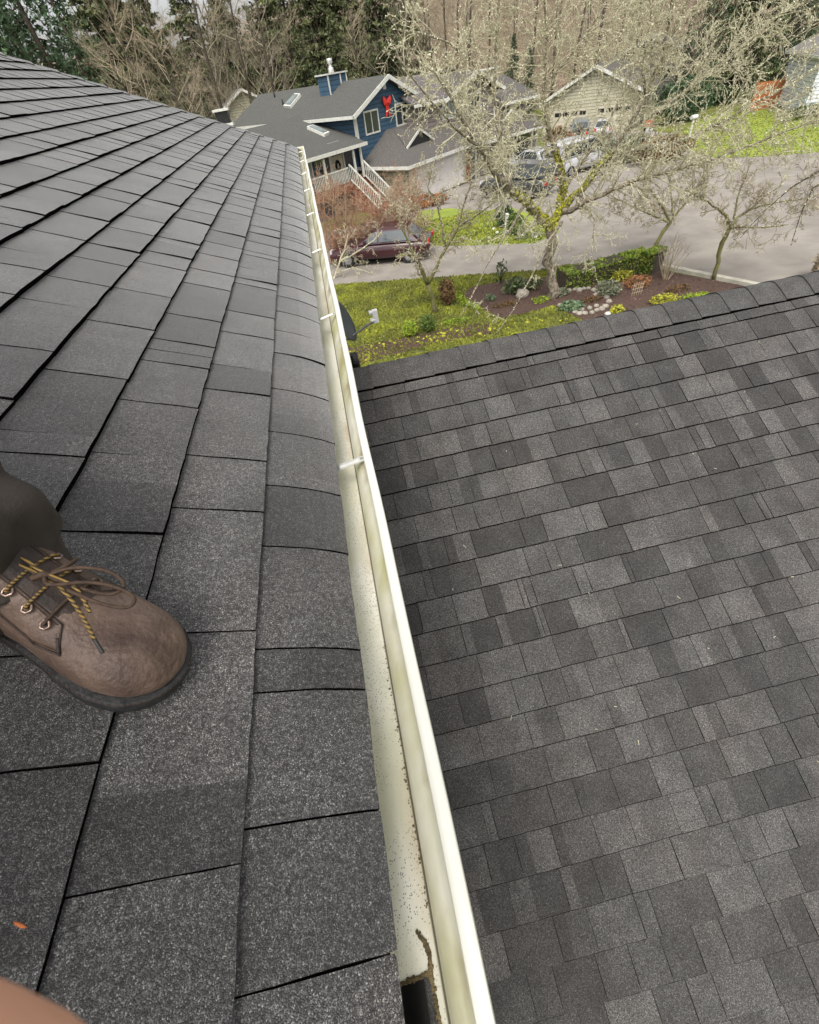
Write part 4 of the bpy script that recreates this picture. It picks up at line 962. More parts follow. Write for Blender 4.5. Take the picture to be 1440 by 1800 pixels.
# bare upright bush at the kerb
def sticks(name, loc, n, h, sp, m_, label, seed, r0_=.014, sub=5, group=None):
    rn = random.Random(seed); t = thing(name, loc, label, 'shrub', group); m = MB()
    for i in range(n):
        a = rn.uniform(0,6.28); l_ = h*rn.uniform(.7,1.1); e = Vector((cos(a)*sp*rn.random(), sin(a)*sp*rn.random(), l_)); mid = e*.5+Vector((rn.uniform(-.08,.08), rn.uniform(-.08,.08), 0))
        m.tube([(cos(a)*.06,sin(a)*.06,-.03), mid, e], [r0_, r0_*.7, r0_*.3], 4, False)
        for j in range(sub):
            s_ = rn.uniform(.25,.95); p = mid.lerp(e, s_) if s_ > .5 else mid*s_*2; m.tube([p, p+Vector((rn.gauss(0,.16),rn.gauss(0,.16),rn.uniform(.1,.35)))*h*.7], [r0_*.5, r0_*.25], 3, False)
    m.build('stems', MT[m_], t); return t
sticks('bare_bush', ground(1170,492), 16, 1.15, .65, 'twig_tan', 'leafless tan upright bush at the kerb right of the hedge', 41)
# white number post and small stones
q_ = ground(890,413); t = thing('address_post', q_, 'white painted post standing before the shrubs on the island lawn', 'post')
m = MB(); m.box(-.075,.075,-.06,.06,0,.86); m.hexa([(-.095,-.08,.86),(.095,-.08,.86),(.095,.08,.86),(-.095,.08,.86),(-.05,-.04,.93),(.05,-.04,.93),(.05,.04,.93),(-.05,.04,.93)]); m.build('post', MT['post_white'], t)
m = MB()
for i in range(4): m.box(-.035,.035,-.064,-.0605,.32+i*.11,.37+i*.11)
m.build('plaque', MT['pipe_black'], t)
rn = random.Random(51); rocks_ = []
for i, (px, py) in enumerate([(984,538),(992,543),(1002,547),(1011,550),(1018,553),(1028,552),(1040,551),(1049,547),(1057,545),(1064,540),(1070,532),(1066,524),(1058,518),(1050,516),(1044,512),(1034,508),(1026,509),(1018,512),(1010,510),(1000,512),(1022,545),(1036,543),(1048,539),(1068,554),(1048,521)]):
    p = ground(px, py); s_ = rn.uniform(.085,.14)*(1.25 if i in (10,23) else 1); m = MB(); m.blob((0,0,s_*.32), s_*rn.uniform(.9,1.25), s_*rn.uniform(.8,1), s_*.62, 10, 6, .1, rn, None)
    o = m.build('stone', MT['boulder' if i not in (23,) else 'post_white']); o.location = p; o.rotation_euler = (0,0,rn.uniform(0,3.1))
    tag(o, 'rounded pale stone in the curved stone edging of the bed' if i != 23 else 'whitest stone, at the right end of the edging beside the yellow tuft', 'stone', 'stones edging the planting bed')
p = ground(918,522); m = MB(); m.blob((0,0,.1), .25,.2,.18, 10, 6, .18, rn); o = m.build('boulder', MT['boulder']); o.location = p; tag(o, 'brown boulder left of the big trunk', 'boulder')
for i, (px, py) in enumerate([(868,404),(874,410),(926,409),(921,415),(935,413),(942,418)]):
    p = ground(px, py); m = MB(); s_ = rn.uniform(.09,.13); m.blob((0,0,s_*.3), s_, s_*.8, s_*.6, 8, 5, .15, rn); o = m.build('stone', MT['post_white']); o.location = p; tag(o, 'small white stone round the shrubs of the island lawn', 'stone', 'white stones on the island lawn')
q_ = ground(1118,520); t = thing('trellis', q_, 'small pale wooden lattice leaning in the mulch left of the yellow shrub', 'trellis'); m = MB()
for i in range(5): m.bar((-.16+i*.08,0,.0),(-.13+i*.08,.03,.42),.018,.012)
for i in range(3): m.bar((-.2,.01+i*.01,.1+i*.12),(.22,.01+i*.01,.12+i*.12),.018,.012)
m.build('slats', MT['twig_tan'], t)
# ------------------------------------------------------------------ trees
def grow(mb, rn, p, d, L_, r, lev, up=.0, wob=.25, kids_=(5,4,3), lich=None, ld=0.0, spread=(.5,1.2), sides=(5,4,3,3), ratio=.55):
    """a branch as a tapering tube with side branches; drops lichen tufts along it"""
    n = 5 if lev > 0 else 3; pts = [p.copy()]; rad = [r]; dd = d.copy(); q = p.copy()
    for i in range(n):
        dd = (dd + Vector((rn.gauss(0,wob), rn.gauss(0,wob), rn.gauss(0,wob)+up))*.5).normalized(); q = q + dd*(L_/n); pts.append(q.copy()); rad.append(max(.0052, r*(1-(i+1)/n*.7)))
    mb.tube(pts, rad, sides[min(3, 3-lev)] if lev <= 3 else 5, False)
    if lich is not None:
        k = int(L_*ld); 
        for i in range(k):
            s_ = rn.random()*n; j = min(int(s_), n-1); c = pts[j].lerp(pts[j+1], s_-j)
            lich.leaf(c+Vector((rn.gauss(0,.008), rn.gauss(0,.008), rn.gauss(-.004,.009))), rn.uniform(.008,.021), rn, rn.uniform(.75,1.2), .8)
    if lev > 0:
        for i in range(kids_[lev-1]):
            s_ = rn.uniform(.2, 1)*n; j = min(int(s_), n-1); c = pts[j].lerp(pts[j+1], s_-j); t = (pts[j+1]-pts[j]).normalized()
            o = t.orthogonal().normalized(); a = rn.uniform(0, 6.28); o = o*cos(a)+t.cross(o)*sin(a); sp = rn.uniform(*spread)
            nd = (t*cos(sp)+o*sin(sp)).normalized(); rr_ = max(.004, r*(1-s_/n*.7)*rn.uniform(.45,.65))
            grow(mb, rn, c, nd, L_*ratio*rn.uniform(.7,1.25)*(1-.3*s_/n), rr_, lev-1, up, wob, kids_, lich, ld, spread, sides, ratio)
def limb_tree(name, base, limbs, label, seed, m_trunk, m_twig, lich=True, tw=(10, .9, 2), ld=16, up=-.05, moss_=None, group=None, kidc=(4,4,3), rmin=.012):
    """limbs: lists of (px, py, y, radius) read off the photograph, each at its own distance"""
    rn = random.Random(seed); t = thing(name, base, label, 'tree', group); tr, twg, lc = MB(), MB(), MB()
    for li, (limb, dens) in enumerate(limbs):
        pts = [at_y(px, py, y)-base for px, py, y, r_ in limb]; rad = [r_ for *_, r_ in limb]
        # refine with small bends
        P, Q = [], []
        for i in range(len(pts)-1):
            k = max(1, int((pts[i+1]-pts[i]).length/.22))
            for j in range(k):
                s_ = j/k; jt = rad[i]*.35 if not (i == 0 and j == 0) else 0
                P.append(pts[i].lerp(pts[i+1], s_)+Vector((rn.gauss(0,jt),rn.gauss(0,jt),rn.gauss(0,jt)))); Q.append((rad[i]+(rad[i+1]-rad[i])*s_)*rn.uniform(.9,1.1))
        P.append(pts[-1]); Q.append(rad[-1]); tr.tube(P, Q, 9 if rad[0] > .07 else 6)
        L_ = sum((P[i+1]-P[i]).length for i in range(len(P)-1)); n = int(L_*dens)
        for i in range(n):
            s_ = (rn.random()**.8)*(len(P)-1.001); j = int(s_); c = P[j].lerp(P[j+1], s_-j); d = (P[j+1]-P[j]).normalized(); r_ = Q[j]
            o = d.orthogonal().normalized(); a = rn.uniform(0,6.28); o = o*cos(a)+d.cross(o)*sin(a); sp = rn.uniform(.6,1.4); nd = (d*cos(sp)+o*sin(sp)).normalized()
            grow(twg, rn, c, nd, tw[1]*rn.uniform(.45,1.3), max(rmin*.6, min(.022, r_*.4)), tw[2], up, .3, kidc, lc if lich else None, ld)
        if lich:
            for i in range(int(L_*dens*ld*.9)):
                s_ = rn.random()*(len(P)-1.001); j = int(s_); c = P[j].lerp(P[j+1], s_-j); r_ = Q[j]
                v_ = Vector((rn.gauss(0,1),rn.gauss(0,1),rn.gauss(0,1))).normalized()
                if r_ < .06: lc.leaf(c+v_*(r_+.004), rn.uniform(.01,.026), rn, rn.uniform(.75,1.25), .7)
        if moss_ and li in moss_:
            mm = MB()
            for i in range(int(L_*260)):
                s_ = rn.random()**1.3*(len(P)-1.001)*.36; j = int(s_); c = P[j].lerp(P[j+1], s_-j); v_ = Vector((rn.gauss(0,1),rn.gauss(0,1),rn.gauss(.8,.8))).normalized()
                mm.leaf(c+v_*(Q[j]+.006), rn.uniform(.02,.05), rn, rn.uniform(.7,1.3), .8)
            mm.build('moss', MT['moss'], t)
    tr.build('trunk', MT[m_trunk], t); c_ = twg.build('branches', MT[m_twig], t)
    if lich: lc.build('lichen', MT['lichen'], c_)
    return t
bb = ground(966,524)
Y = bb.y
big = [
 ([(966,527,Y,.21),(966,500,Y,.165),(967,460,Y,.15),(968,430,Y,.15),(967,398,Y,.155)], 0),
 ([(967,400,Y,.14),(945,375,Y-.1,.12),(920,352,Y-.3,.1),(895,330,Y-.6,.085),(868,302,Y-.9,.07),(845,262,Y-1.1,.055),(815,212,Y-1.3,.04),(792,172,Y-1.4,.03),(760,120,Y-1.6,.018)], 5),
 ([(968,400,Y,.13),(985,372,Y+.2,.11),(990,335,Y+.4,.1),(985,290,Y+.5,.075),(962,225,Y+.6,.06),(955,150,Y+.5,.045),(962,70,Y+.4,.03),(955,-40,Y+.3,.02)], 5.5),
 ([(985,372,Y+.2,.1),(1020,335,Y-.1,.085),(1062,288,Y-.2,.07),(1100,232,Y-.4,.058),(1134,170,Y-.5,.05),(1162,105,Y-.6,.035),(1200,25,Y-.8,.02),(1222,-40,Y-.8,.012)], 5.5),
 ([(990,372,Y,.09),(1045,350,Y-.6,.065),(1110,318,Y-1.1,.05),(1180,300,Y-1.5,.04),(1250,282,Y-1.9,.032),(1320,255,Y-2.2,.024),(1390,228,Y-2.4,.015),(1445,210,Y-2.5,.008)], 5.5),
 ([(1134,170,Y-.5,.035),(1129,120,Y-.5,.028),(1140,60,Y-.6,.02),(1150,-20,Y-.6,.012)], 6),
 ([(1062,288,Y-.2,.05),(1130,262,Y-.9,.042),(1207,246,Y-1.4,.036),(1290,203,Y-1.8,.028),(1370,158,Y-2,.02),(1445,112,Y-2.1,.012)], 5.5),
 ([(895,330,Y-.6,.06),(882,250,Y+.4,.05),(868,165,Y+.8,.042),(872,80,Y+.9,.034),(880,-30,Y+.9,.02)], 6),
 ([(882,235,Y+.4,.035),(845,212,Y,.028),(800,200,Y-.4,.022),(745,185,Y-.8,.016),(700,150,Y-1,.009)], 5),
 ([(868,165,Y+.8,.03),(830,110,Y+.6,.024),(790,75,Y+.3,.018),(740,58,Y,.012),(690,52,Y-.2,.007)], 5),
 ([(845,262,Y-1.1,.035),(800,225,Y-1.9,.025),(760,180,Y-2.3,.018),(720,130,Y-2.6,.013),(695,95,Y-2.8,.008)], 4.5),
 ([(988,390,Y-.2,.045),(962,428,Y-.9,.03),(932,490,Y-1.4,.02),(900,550,Y-1.8,.012),(868,592,Y-2.0,.006)], 3.2),
 ([(925,356,Y-.3,.045),(895,405,Y-1.0,.028),(862,455,Y-1.5,.018),(830,520,Y-1.8,.01),(808,560,Y-1.9,.006)], 4),
 ([(1020,340,Y-.2,.04),(1045,385,Y-.9,.025),(1040,450,Y-1.4,.015),(1052,500,Y-1.6,.007)], 4.5),
 ([(1100,232,Y-.4,.04),(1180,180,Y+.6,.03),(1260,120,Y+1,.024),(1330,60,Y+1.2,.016),(1400,0,Y+1.3,.01)], 5.5),
 ([(955,150,Y+.5,.035),(1010,90,Y+1,.028),(1050,30,Y+1.2,.02),(1085,-40,Y+1.3,.012)], 6),
 ([(990,335,Y+.4,.05),(1050,250,Y+1.3,.04),(1095,165,Y+1.8,.032),(1125,80,Y+2,.022),(1140,-20,Y+2,.012)], 6),
]
big = [(l_, d_*(.55 if i_ in (11,12,13) else (.6 if i_ != 10 else .3) if i_ in (8,9,10) else 2.1)) for i_, (l_, d_) in enumerate(big)]
limb_tree('mossy_tree', bb, big, 'big spreading leafless tree crusted with pale lichen and yellow moss in the bed', 161, 'bark', 'twig_lichen', True, (10, .95, 2), 24, -.06, (1,2,3), kidc=(5,4,3), rmin=.016)
b1 = ground(766,550); Y = b1.y
t1 = [
 ([(767,552,Y,.1),(760,525,Y,.085),(752,500,Y,.08)], 0),
 ([(752,500,Y,.075),(742,478,Y-.1,.06),(732,456,Y-.2,.055),(716,448,Y-.4,.045),(696,452,Y-.5,.03)], 5),
 ([(738,466,Y-.2,.045),(720,430,Y,.035),(705,400,Y+.2,.024),(698,365,Y+.3,.014)], 8),
 ([(752,500,Y,.07),(768,470,Y+.1,.055),(785,435,Y+.2,.042),(805,400,Y+.3,.034),(842,375,Y+.2,.022),(880,350,Y,.012)], 8),
 ([(785,435,Y+.2,.04),(778,400,Y+.5,.032),(770,365,Y+.7,.026),(752,330,Y+.8,.02),(762,285,Y+.9,.012)], 8),
 ([(805,400,Y+.3,.03),(815,360,Y+.5,.022),(830,320,Y+.6,.016),(828,285,Y+.6,.01)], 8),
 ([(732,456,Y-.2,.03),(750,420,Y-.5,.022),(745,385,Y-.6,.016),(720,350,Y-.6,.01)], 8),
]
limb_tree('forked_tree', b1, t1, 'small forked lichen covered tree on the lawn left of the bed', 62, 'bark_mossy', 'twig_tan', True, (10, .55, 2), 22, .02, kidc=(5,4,3), rmin=.016)
b2 = ground(1254,492); Y = b2.y
t2_ = [
 ([(1254,494,Y,.075),(1262,462,Y,.065),(1270,430,Y,.065),(1283,400,Y,.06)], 0),
 ([(1283,402,Y,.055),(1278,378,Y-.1,.045),(1262,366,Y-.2,.03),(1235,350,Y-.3,.02),(1205,335,Y-.4,.01)], 9),
 ([(1283,400,Y,.05),(1300,380,Y+.1,.042),(1320,368,Y+.1,.034),(1345,345,Y+.1,.022),(1375,325,Y,.012)], 9),
 ([(1290,385,Y,.035),(1295,350,Y+.3,.025),(1310,315,Y+.5,.015),(1320,285,Y+.6,.009)], 9),
 ([(1283,400,Y,.035),(1310,400,Y-.5,.025),(1345,400,Y-.8,.018),(1385,395,Y-1,.01)], 7),
 ([(1320,368,Y+.1,.028),(1365,355,Y-.3,.02),(1410,350,Y-.6,.014),(1445,340,Y-.8,.008)], 8),
]
limb_tree('small_street_tree', b2, t2_, 'small leaning pruned tree at the kerb, nearer the right edge', 63, 'bark_mossy', 'twig_tan', True, (10, .5, 2), 20, .0, kidc=(6,4,3), rmin=.017)
b3 = ground(1146,445); Y = b3.y
t3 = [
 ([(1144,448,Y,.085),(1158,420,Y,.075),(1178,392,Y,.065)], 0),
 ([(1178,392,Y,.06),(1195,370,Y,.045),(1215,345,Y,.03),(1235,315,Y,.018),(1240,285,Y,.01)], 10),
 ([(1178,392,Y,.05),(1165,365,Y,.04),(1145,335,Y,.026),(1120,310,Y,.014)], 10),
 ([(1178,392,Y,.04),(1140,375,Y-.3,.028),(1105,360,Y-.5,.018),(1075,345,Y-.6,.01)], 9),
 ([(1185,382,Y,.04),(1180,340,Y+.5,.026),(1175,300,Y+.8,.014)], 10),
]
limb_tree('small_street_tree', b3, t3, 'small leaning tree behind the hedge, with a wide twiggy crown', 64, 'bark_mossy', 'twig_tan', True, (10, .6, 2), 20, .0, kidc=(6,4,3), rmin=.017)
# the branches that reach in from a tree standing outside the right edge
b5 = Vector((15.5, 12.0, -5.72)); Y = 12.0
t5 = [([(1640,480,Y,.1),(1600,400,Y,.09),(1560,330,Y,.07)], 0),
 ([(1560,330,Y,.05),(1490,300,Y,.035),(1440,300,Y,.026),(1390,330,Y,.018),(1345,370,Y,.012),(1300,420,Y,.006)], 7),
 ([(1490,300,Y,.035),(1430,330,Y-.3,.022),(1410,370,Y-.4,.015),(1390,430,Y-.5,.007)], 8)]
b5 = at_y(1640,480,Y)
limb_tree('overhanging_tree', b5, t5, 'tree outside the right edge whose dark twigs reach over the street', 65, 'bark_dark', 'twig_grey', True, (10, .5, 2), 10, -.05, kidc=(4,4,3), rmin=.012)
# reddish bare shrub behind the gutter
q_ = ground(596,462); b6 = q_; Y = q_.y
t6 = []
rn6 = random.Random(66)
for i in range(62):
    tx, ty = rn6.uniform(552, 752), rn6.uniform(318, 425)
    sx = 596+rn6.uniform(-18,30)
    yy = Y+rn6.uniform(-.8,1.2)
    t6.append(([(sx,462,Y,.028),(sx*.5+tx*.5,430,(Y+yy)/2,.022),(tx*.85+sx*.15,ty+28,yy,.015),(tx,ty,yy,.007)], 6.5))
limb_tree('reddish_bare_shrub', b6, t6, 'broad reddish leafless shrub beside the gutter below the blue house steps', 66, 'twig_red', 'twig_red', False, (10, .7, 2), 10, .02, kidc=(5,4,3), rmin=.016)
t7 = [([(585,498,q_.y-2.5,.05),(596,465,q_.y-2.5,.04),(606,440,q_.y-2.4,.03),(612,410,q_.y-2.4,.012)], 6), ([(600,458,q_.y-2.5,.035),(630,442,q_.y-2.6,.028),(658,422,q_.y-2.7,.018),(672,405,q_.y-2.7,.008)], 7), ([(590,480,q_.y-2.5,.02),(620,470,q_.y-2.9,.014),(660,482,q_.y-3.1,.006)], 6)]
limb_tree('small_bare_tree', at_y(585,498,q_.y-2.5), t7, 'small leaning bare tree right beside the gutter, in front of the maroon car', 67, 'twig_lichen', 'twig_lichen', True, (10, .5, 2), 14, .0, kidc=(4,3,3))

# ---- woods behind the houses: a few source trees, copied
def conifer(seed, H_, label, m_='needle_dark', drop=.35, wid=.26, dens=1.0, leaf=.16):
    rn = random.Random(seed); t = thing('conifer', (0,0,0), label, 'tree', 'evergreens behind the houses'); m = MB(); tk = MB(); tk.tube([(0,0,-.3),(0,0,H_*.5),(0,0,H_)], [H_*.018,H_*.011,.03], 7)
    h = H_*.06
    while h < H_*.985:
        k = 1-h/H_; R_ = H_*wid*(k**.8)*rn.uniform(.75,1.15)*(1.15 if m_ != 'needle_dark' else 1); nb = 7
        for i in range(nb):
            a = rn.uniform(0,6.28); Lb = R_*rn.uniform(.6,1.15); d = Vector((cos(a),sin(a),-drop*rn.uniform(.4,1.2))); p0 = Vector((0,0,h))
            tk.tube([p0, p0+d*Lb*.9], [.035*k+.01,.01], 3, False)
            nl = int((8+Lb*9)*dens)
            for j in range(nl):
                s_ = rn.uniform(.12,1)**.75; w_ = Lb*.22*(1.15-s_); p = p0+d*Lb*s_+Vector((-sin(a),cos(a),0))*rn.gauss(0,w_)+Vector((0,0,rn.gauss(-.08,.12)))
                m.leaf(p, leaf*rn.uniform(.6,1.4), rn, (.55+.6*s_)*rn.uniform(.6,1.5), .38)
        h += H_*.022*rn.uniform(.8,1.3)
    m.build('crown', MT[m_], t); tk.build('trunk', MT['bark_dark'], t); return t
def bare(seed, H_, label, m_='twig_tan', n0=24, lift=.22, kd=(6,4,3), rr_=.012):
    rn = random.Random(seed); t = thing('bare_tree', (0,0,0), label, 'tree', 'leafless trees behind the houses'); tk = MB(); m = MB()
    P = [Vector((0,0,-.3))]; lean = Vector((rn.gauss(0,.05),rn.gauss(0,.05),1))
    for i in range(9): P.append(P[-1]+(lean+Vector((rn.gauss(0,.07),rn.gauss(0,.07),0))).normalized()*H_/10)
    tk.tube(P, [H_*.013*(1-i/11)+.02 for i in range(10)], 7)
    for i in range(n0):
        s_ = rn.uniform(2.2, 8.9); j = int(s_); c = P[j].lerp(P[j+1], s_-j); a = rn.uniform(0,6.28); d = Vector((cos(a),sin(a),rn.uniform(.3,1.2))).normalized()
        grow(m, rn, c, d, H_*.3*rn.uniform(.6,1.15)*(1.25-s_/12), H_*.0032, 3, lift*.4, .22, kd, None, 0, (.35,.95), (4,3,3,3), .62)
    tk.build('trunk', MT['bark_dark' if m_ != 'twig_lichen' else 'bark'], t); m.build('crown', MT[m_], t); return t
def P_(px, d_, dz=0):
    r_ = ray(px, 60 if px < 900 else 30); h_ = math.hypot(r_.x, r_.y); y_ = CAM.y+r_.y/h_*d_
    return Vector((CAM.x+r_.x/h_*d_, y_, gz(0, min(100, y_))+dz))
con0 = conifer(71, 19, 'dark evergreen at the upper left corner, nearest the roof edge')
con0.location = P_(60, 50)
con0['label'] = 'dark green evergreen at the upper left corner, leftmost of all'
con1 = conifer(72, 21, 'olive green evergreen with open crown left of the blue house chimney', 'needle_olive', .15, .27, 1.15, .27); con1.location = P_(560, 84)
ba0 = bare(73, 15, 'golden brown leafless tree right of the dark corner evergreen', 'twig_tan'); ba0.location = P_(215, 52)
ba1 = bare(74, 18, 'tall leafless grey tree with pale trunk in front of the tan house', 'twig_grey', 20, .3); ba1.location = P_(405, 66)
k_c0, k_c1, k_b0, k_b1 = kids(con0), kids(con1), kids(ba0), kids(ba1)
rn = random.Random(80)
def side(px): return 'far left' if px < 150 else 'upper left' if px < 330 else 'above the tan house' if px < 480 else 'above the blue house roof' if px < 700 else 'above the grey house' if px < 900 else 'behind the mossy tree crown' if px < 1200 else 'upper right'
n_i = 0
def place(src, ks, px, d_, sc_, label):
    o = copy_thing(src, P_(px, d_), rn.uniform(0,6.28), label, sc_, ks); return o
spec = [  # kind
 ('c1', 175, 72, 1.0, 'olive evergreen filling the gap right of the corner evergreens'), ('c1', 215, 78, 1.05, 'olive evergreen straight behind the golden brown leafless tree'),
 ('c0', 1270, 78, .85, 'dark evergreen at the upper right behind crossing pale twigs'), ('c0', 1440, 88, .95, 'dark evergreen rising over the white house roof at the right edge'),
 ('c0', 118, 56, .95, 'dark green evergreen second from the left corner, behind the first'), ('c0', -30, 46, 1.0, 'dark evergreen cut by the left edge of the picture'), ('c0', 25, 62, 1.15, 'taller dark evergreen rising behind the two corner evergreens'),
 ('b0', 165, 48, .8, 'light brown leafless tree nearest the dark corner evergreens'), ('b0', 262, 58, 1.0, 'golden brown leafless tree above the middle of the left roof edge'), ('b0', 300, 46, .62, 'low brown leafless tree just over the left roof edge'), 
 ('b1', 345, 62, .95, 'leafless grey tree left of the tan house'), ('b1', 452, 60, .9, 'leafless dark trunked tree just right of the tan house gable'), ('b0', 385, 80, 1.2, 'leafless brown tree filling the sky gap above the tan house'),
 ('c1', 335, 84, 1.0, 'olive green tree behind the leafless trees left of the tan house'), ('c1', 262, 88, 1.0, 'olive green tree behind the golden brown leafless tree'), ('c1', 470, 86, 1.05, 'olive green tree above the left end of the blue house roof'), ('c1', 510, 92, 1.1, 'tall olive evergreen above the blue roof skylight'),
 ('c1', 620, 90, 1.1, 'olive evergreen straight above the blue house chimney'), ('c1', 665, 84, 1.0, 'olive evergreen right of the blue house chimney'), ('c1', 712, 94, 1.05, 'olive evergreen above the red bow gable peak'),
 ('c0', 318, 60, .42, 'narrow dark small evergreen leaning over the middle of the left roof edge'), ('c1', 400, 96, 1.1, 'olive evergreen furthest back above the tan house'), ('c1', 585, 72, .62, 'lower olive evergreen close behind the blue house roof'), ('c1', 520, 74, .6, 'lower olive evergreen behind the blue house ridge, left of the chimney'),
 ('b0', 760, 92, 1.1, 'brown leafless tree above the ribbed roof'), ('b0', 830, 96, 1.1, 'brown leafless tree above the grey house gable'), ('b1', 800, 104, 1.2, 'tall leafless tree behind the ribbed roof'), ('c0', 905, 66, .45, 'small dark evergreen left of the grey house chimney'), ('c0', 935, 68, .4, 'small dark evergreen right of the grey house chimney'),
 ('b0', 900, 100, 1.1, 'brown leafless tree straight above the grey house chimney'), ('b0', 980, 95, 1.1, 'brown leafless tree left of the cream house behind the crown'), ('b1', 1040, 100, 1.2, 'leafless grey tree above the cream house gable'), ('b0', 1110, 98, 1.15, 'brown leafless tree above the distant grey house'), ('b1', 1180, 78, 1.0, 'leafless grey tree right of the distant grey house'), ('b0', 1235, 66, .8, 'brown leafless tree left of the mossy green evergreen'),
 ('c1', 1325, 76, .8, 'broad mossy green evergreen left of the orange fence'), ('c0', 1300, 80, .8, 'dark evergreen behind the mossy green one near the orange fence'), ('c0', 1395, 84, .95, 'dark evergreen above the orange fence'), ('b1', 1430, 86, 1.0, 'leafless tree above the white house at the right edge'), ('c0', 1255, 74, .8, 'dark evergreen furthest left of the upper right group'),
]
extra = []
pl = ['furthest left', 'left of the tan house', 'above the tan house', 'over the blue ridge', 'over the ribbed roof', 'over the grey house', 'behind the crown centre', 'behind the crown right', 'near the upper right corner']
for i in range(34):
    px = 120+i*39; d_ = 74+ (i*37 % 24); kd = 'b0' if i % 3 else 'b1'
    if i % 5 == 2 and px < 760: kd = 'c1'
    extra.append((kd, px, d_, .95+.25*((i*13) % 7)/7))
src = {'c0': (con0,k_c0), 'c1': (con1,k_c1), 'b0': (ba0,k_b0), 'b1': (ba1,k_b1)}
for kd, px, d_, s_, lb in spec: place(*src[kd], px, d_, s_, lb)
def lab(i, kd, px, d_):
    what = {'b0': 'brown leafless tree', 'b1': 'grey leafless tree', 'c1': 'olive evergreen'}[kd]; dep = 'further back' if d_ > 86 else 'nearer'
    refs = [(160,'the two corner evergreens'),(240,'the golden brown tree'),(330,'the narrow dark evergreen'),(400,'the chimney stack'),(450,'the tan house'),(510,'the upper skylight'),(570,'the left end of the blue ridge'),(620,'the blue chimney'),(680,'the red bow'),(740,'the ribbed roof left end'),(800,'the ribbed roof middle'),(860,'the grey house gable'),(915,'the siding chimney'),(985,'the gap left of the cream house'),(1060,'the cream gable'),(1120,'the distant grey house'),(1200,'the dark shrub mass'),(1280,'the mossy green evergreen'),(1360,'the orange fence'),(1500,'the white house')]
    r_ = min(refs, key=lambda q: abs(q[0]-px)); s_ = 'just left of' if px < r_[0]-6 else 'just right of' if px > r_[0]+6 else 'directly above'
    return '%s, %s, %s %s' % (what, dep, s_, r_[1])
used = set()
for i, (kd, px, d_, s_) in enumerate(extra):
    lb = lab(i, kd, px, d_)
    if lb in used: lb = lb.replace('in the wood,', 'behind its twin,')
    used.add(lb); place(*src[kd], px, d_, s_, lb)
# distant woods on the slope: one mass
mb = MB(); rn = random.Random(90)
for i in range(23000):
    x = rn.uniform(-110, 210); y = rn.uniform(101, 190) ; j = 0
    while j < 5 and hy[j+1] < y: j += 1
    z0 = hz(x, j)+(hz(x, j+1)-hz(x, j))*(y-hy[j])/(hy[j+1]-hy[j])
    hgt = rn.uniform(1.5, 6) if rn.random() < .85 else rn.uniform(6, 12)
    a = rn.uniform(0,6.28); dx, dy = cos(a)*.04, sin(a)*.04; lx, ly = rn.gauss(0,hgt*.25), rn.gauss(0,hgt*.2)
    mb.poly([(x-dx,y-dy,z0-.5),(x+dx,y+dy,z0-.5),(x+lx+dx*.3,y+ly,z0+hgt),(x+lx-dx*.3,y+ly,z0+hgt)], rn.uniform(.6,1.3))
    for k in range(7):
        s_ = rn.uniform(.3,1); c = Vector((x+lx*s_, y+ly*s_, z0+hgt*s_)); e = c+Vector((rn.gauss(0,1.4),rn.gauss(0,1.4),rn.uniform(-.2,1.8))); o = Vector((.03,.03,.04))
        mb.poly([c-o, c+o, e], rn.uniform(.6,1.4))
mat('woods_twigs', (.2,.165,.115), .95, scale=.12, col2=(.36,.28,.2), tone=True)
tag(mb.build('woods', MT['woods_twigs']), kind='stuff')
# ------------------------------------------------------------------ the person on the roof
n_ = Vector((sin(TH),0,cos(TH))); dn_ = Vector((cos(TH),0,-sin(TH)))          # roof normal, down-slope
toe = onroof(316,1203,.012); hd = radians(-28)
fx = (dn_*cos(hd)+Vector((0,1,0))*sin(hd)).normalized(); fy = n_.cross(fx).normalized(); BL = .292
heel = toe-fx*BL
pe = thing('person', heel, 'person in dark trousers and a worn brown laced work boot, crouching on the upper roof', 'person')
def B(t, l, h): return fx*(t*BL)+fy*l+n_*h         # boot coordinates relative to the heel: along, left, up
def foot_half(t, side):                             # sole outline, side +1 towards up-frame (inner)
    a = [(0,.004),(.03,.024),(.1,.034),(.3,.034),(.5,.040),(.66,.052),(.78,.0555),(.88,.050),(.95,.036),(.985,.02),(1.0,.004)]
    for (t0,w0),(t1,w1) in zip(a, a[1:]):
        if t <= t1: return w0+(w1-w0)*(t-t0)/(t1-t0)
    return .004
def outline(k, grow_=0.0):
    ts = [0,.008,.03,.08,.15,.25,.35,.45,.55,.63,.7,.77,.83,.88,.92,.955,.98,.994,1.0]; r_ = []
    for t in ts: r_.append((t, foot_half(t,1)*k+grow_))
    for t in ts[::-1]: r_.append((t, -foot_half(t,-1)*k-grow_))
    return r_
def ring(k, g_, h, hf=None): return [B(.5+(t-.5)*(1+g_*4), l, h if hf is None else hf(t, l, h)) for t, l in outline(k, g_)]
mb = MB()                                            # boot upper: lofted sections across the foot
secs = [(.0,.012,.03,.075),(.015,.026,.02,.11),(.06,.036,.016,.135),(.14,.041,.016,.138),(.24,.0415,.016,.136),(.33,.042,.016,.128),(.42,.043,.016,.112),(.5,.0455,.016,.098),(.58,.049,.016,.085),(.66,.0525,.016,.076),(.74,.0545,.016,.0715),(.81,.0535,.016,.070),(.87,.0495,.016,.0655),(.92,.042,.017,.057),(.955,.032,.018,.046),(.98,.02,.02,.036),(.992,.008,.024,.030)]
rgs = []
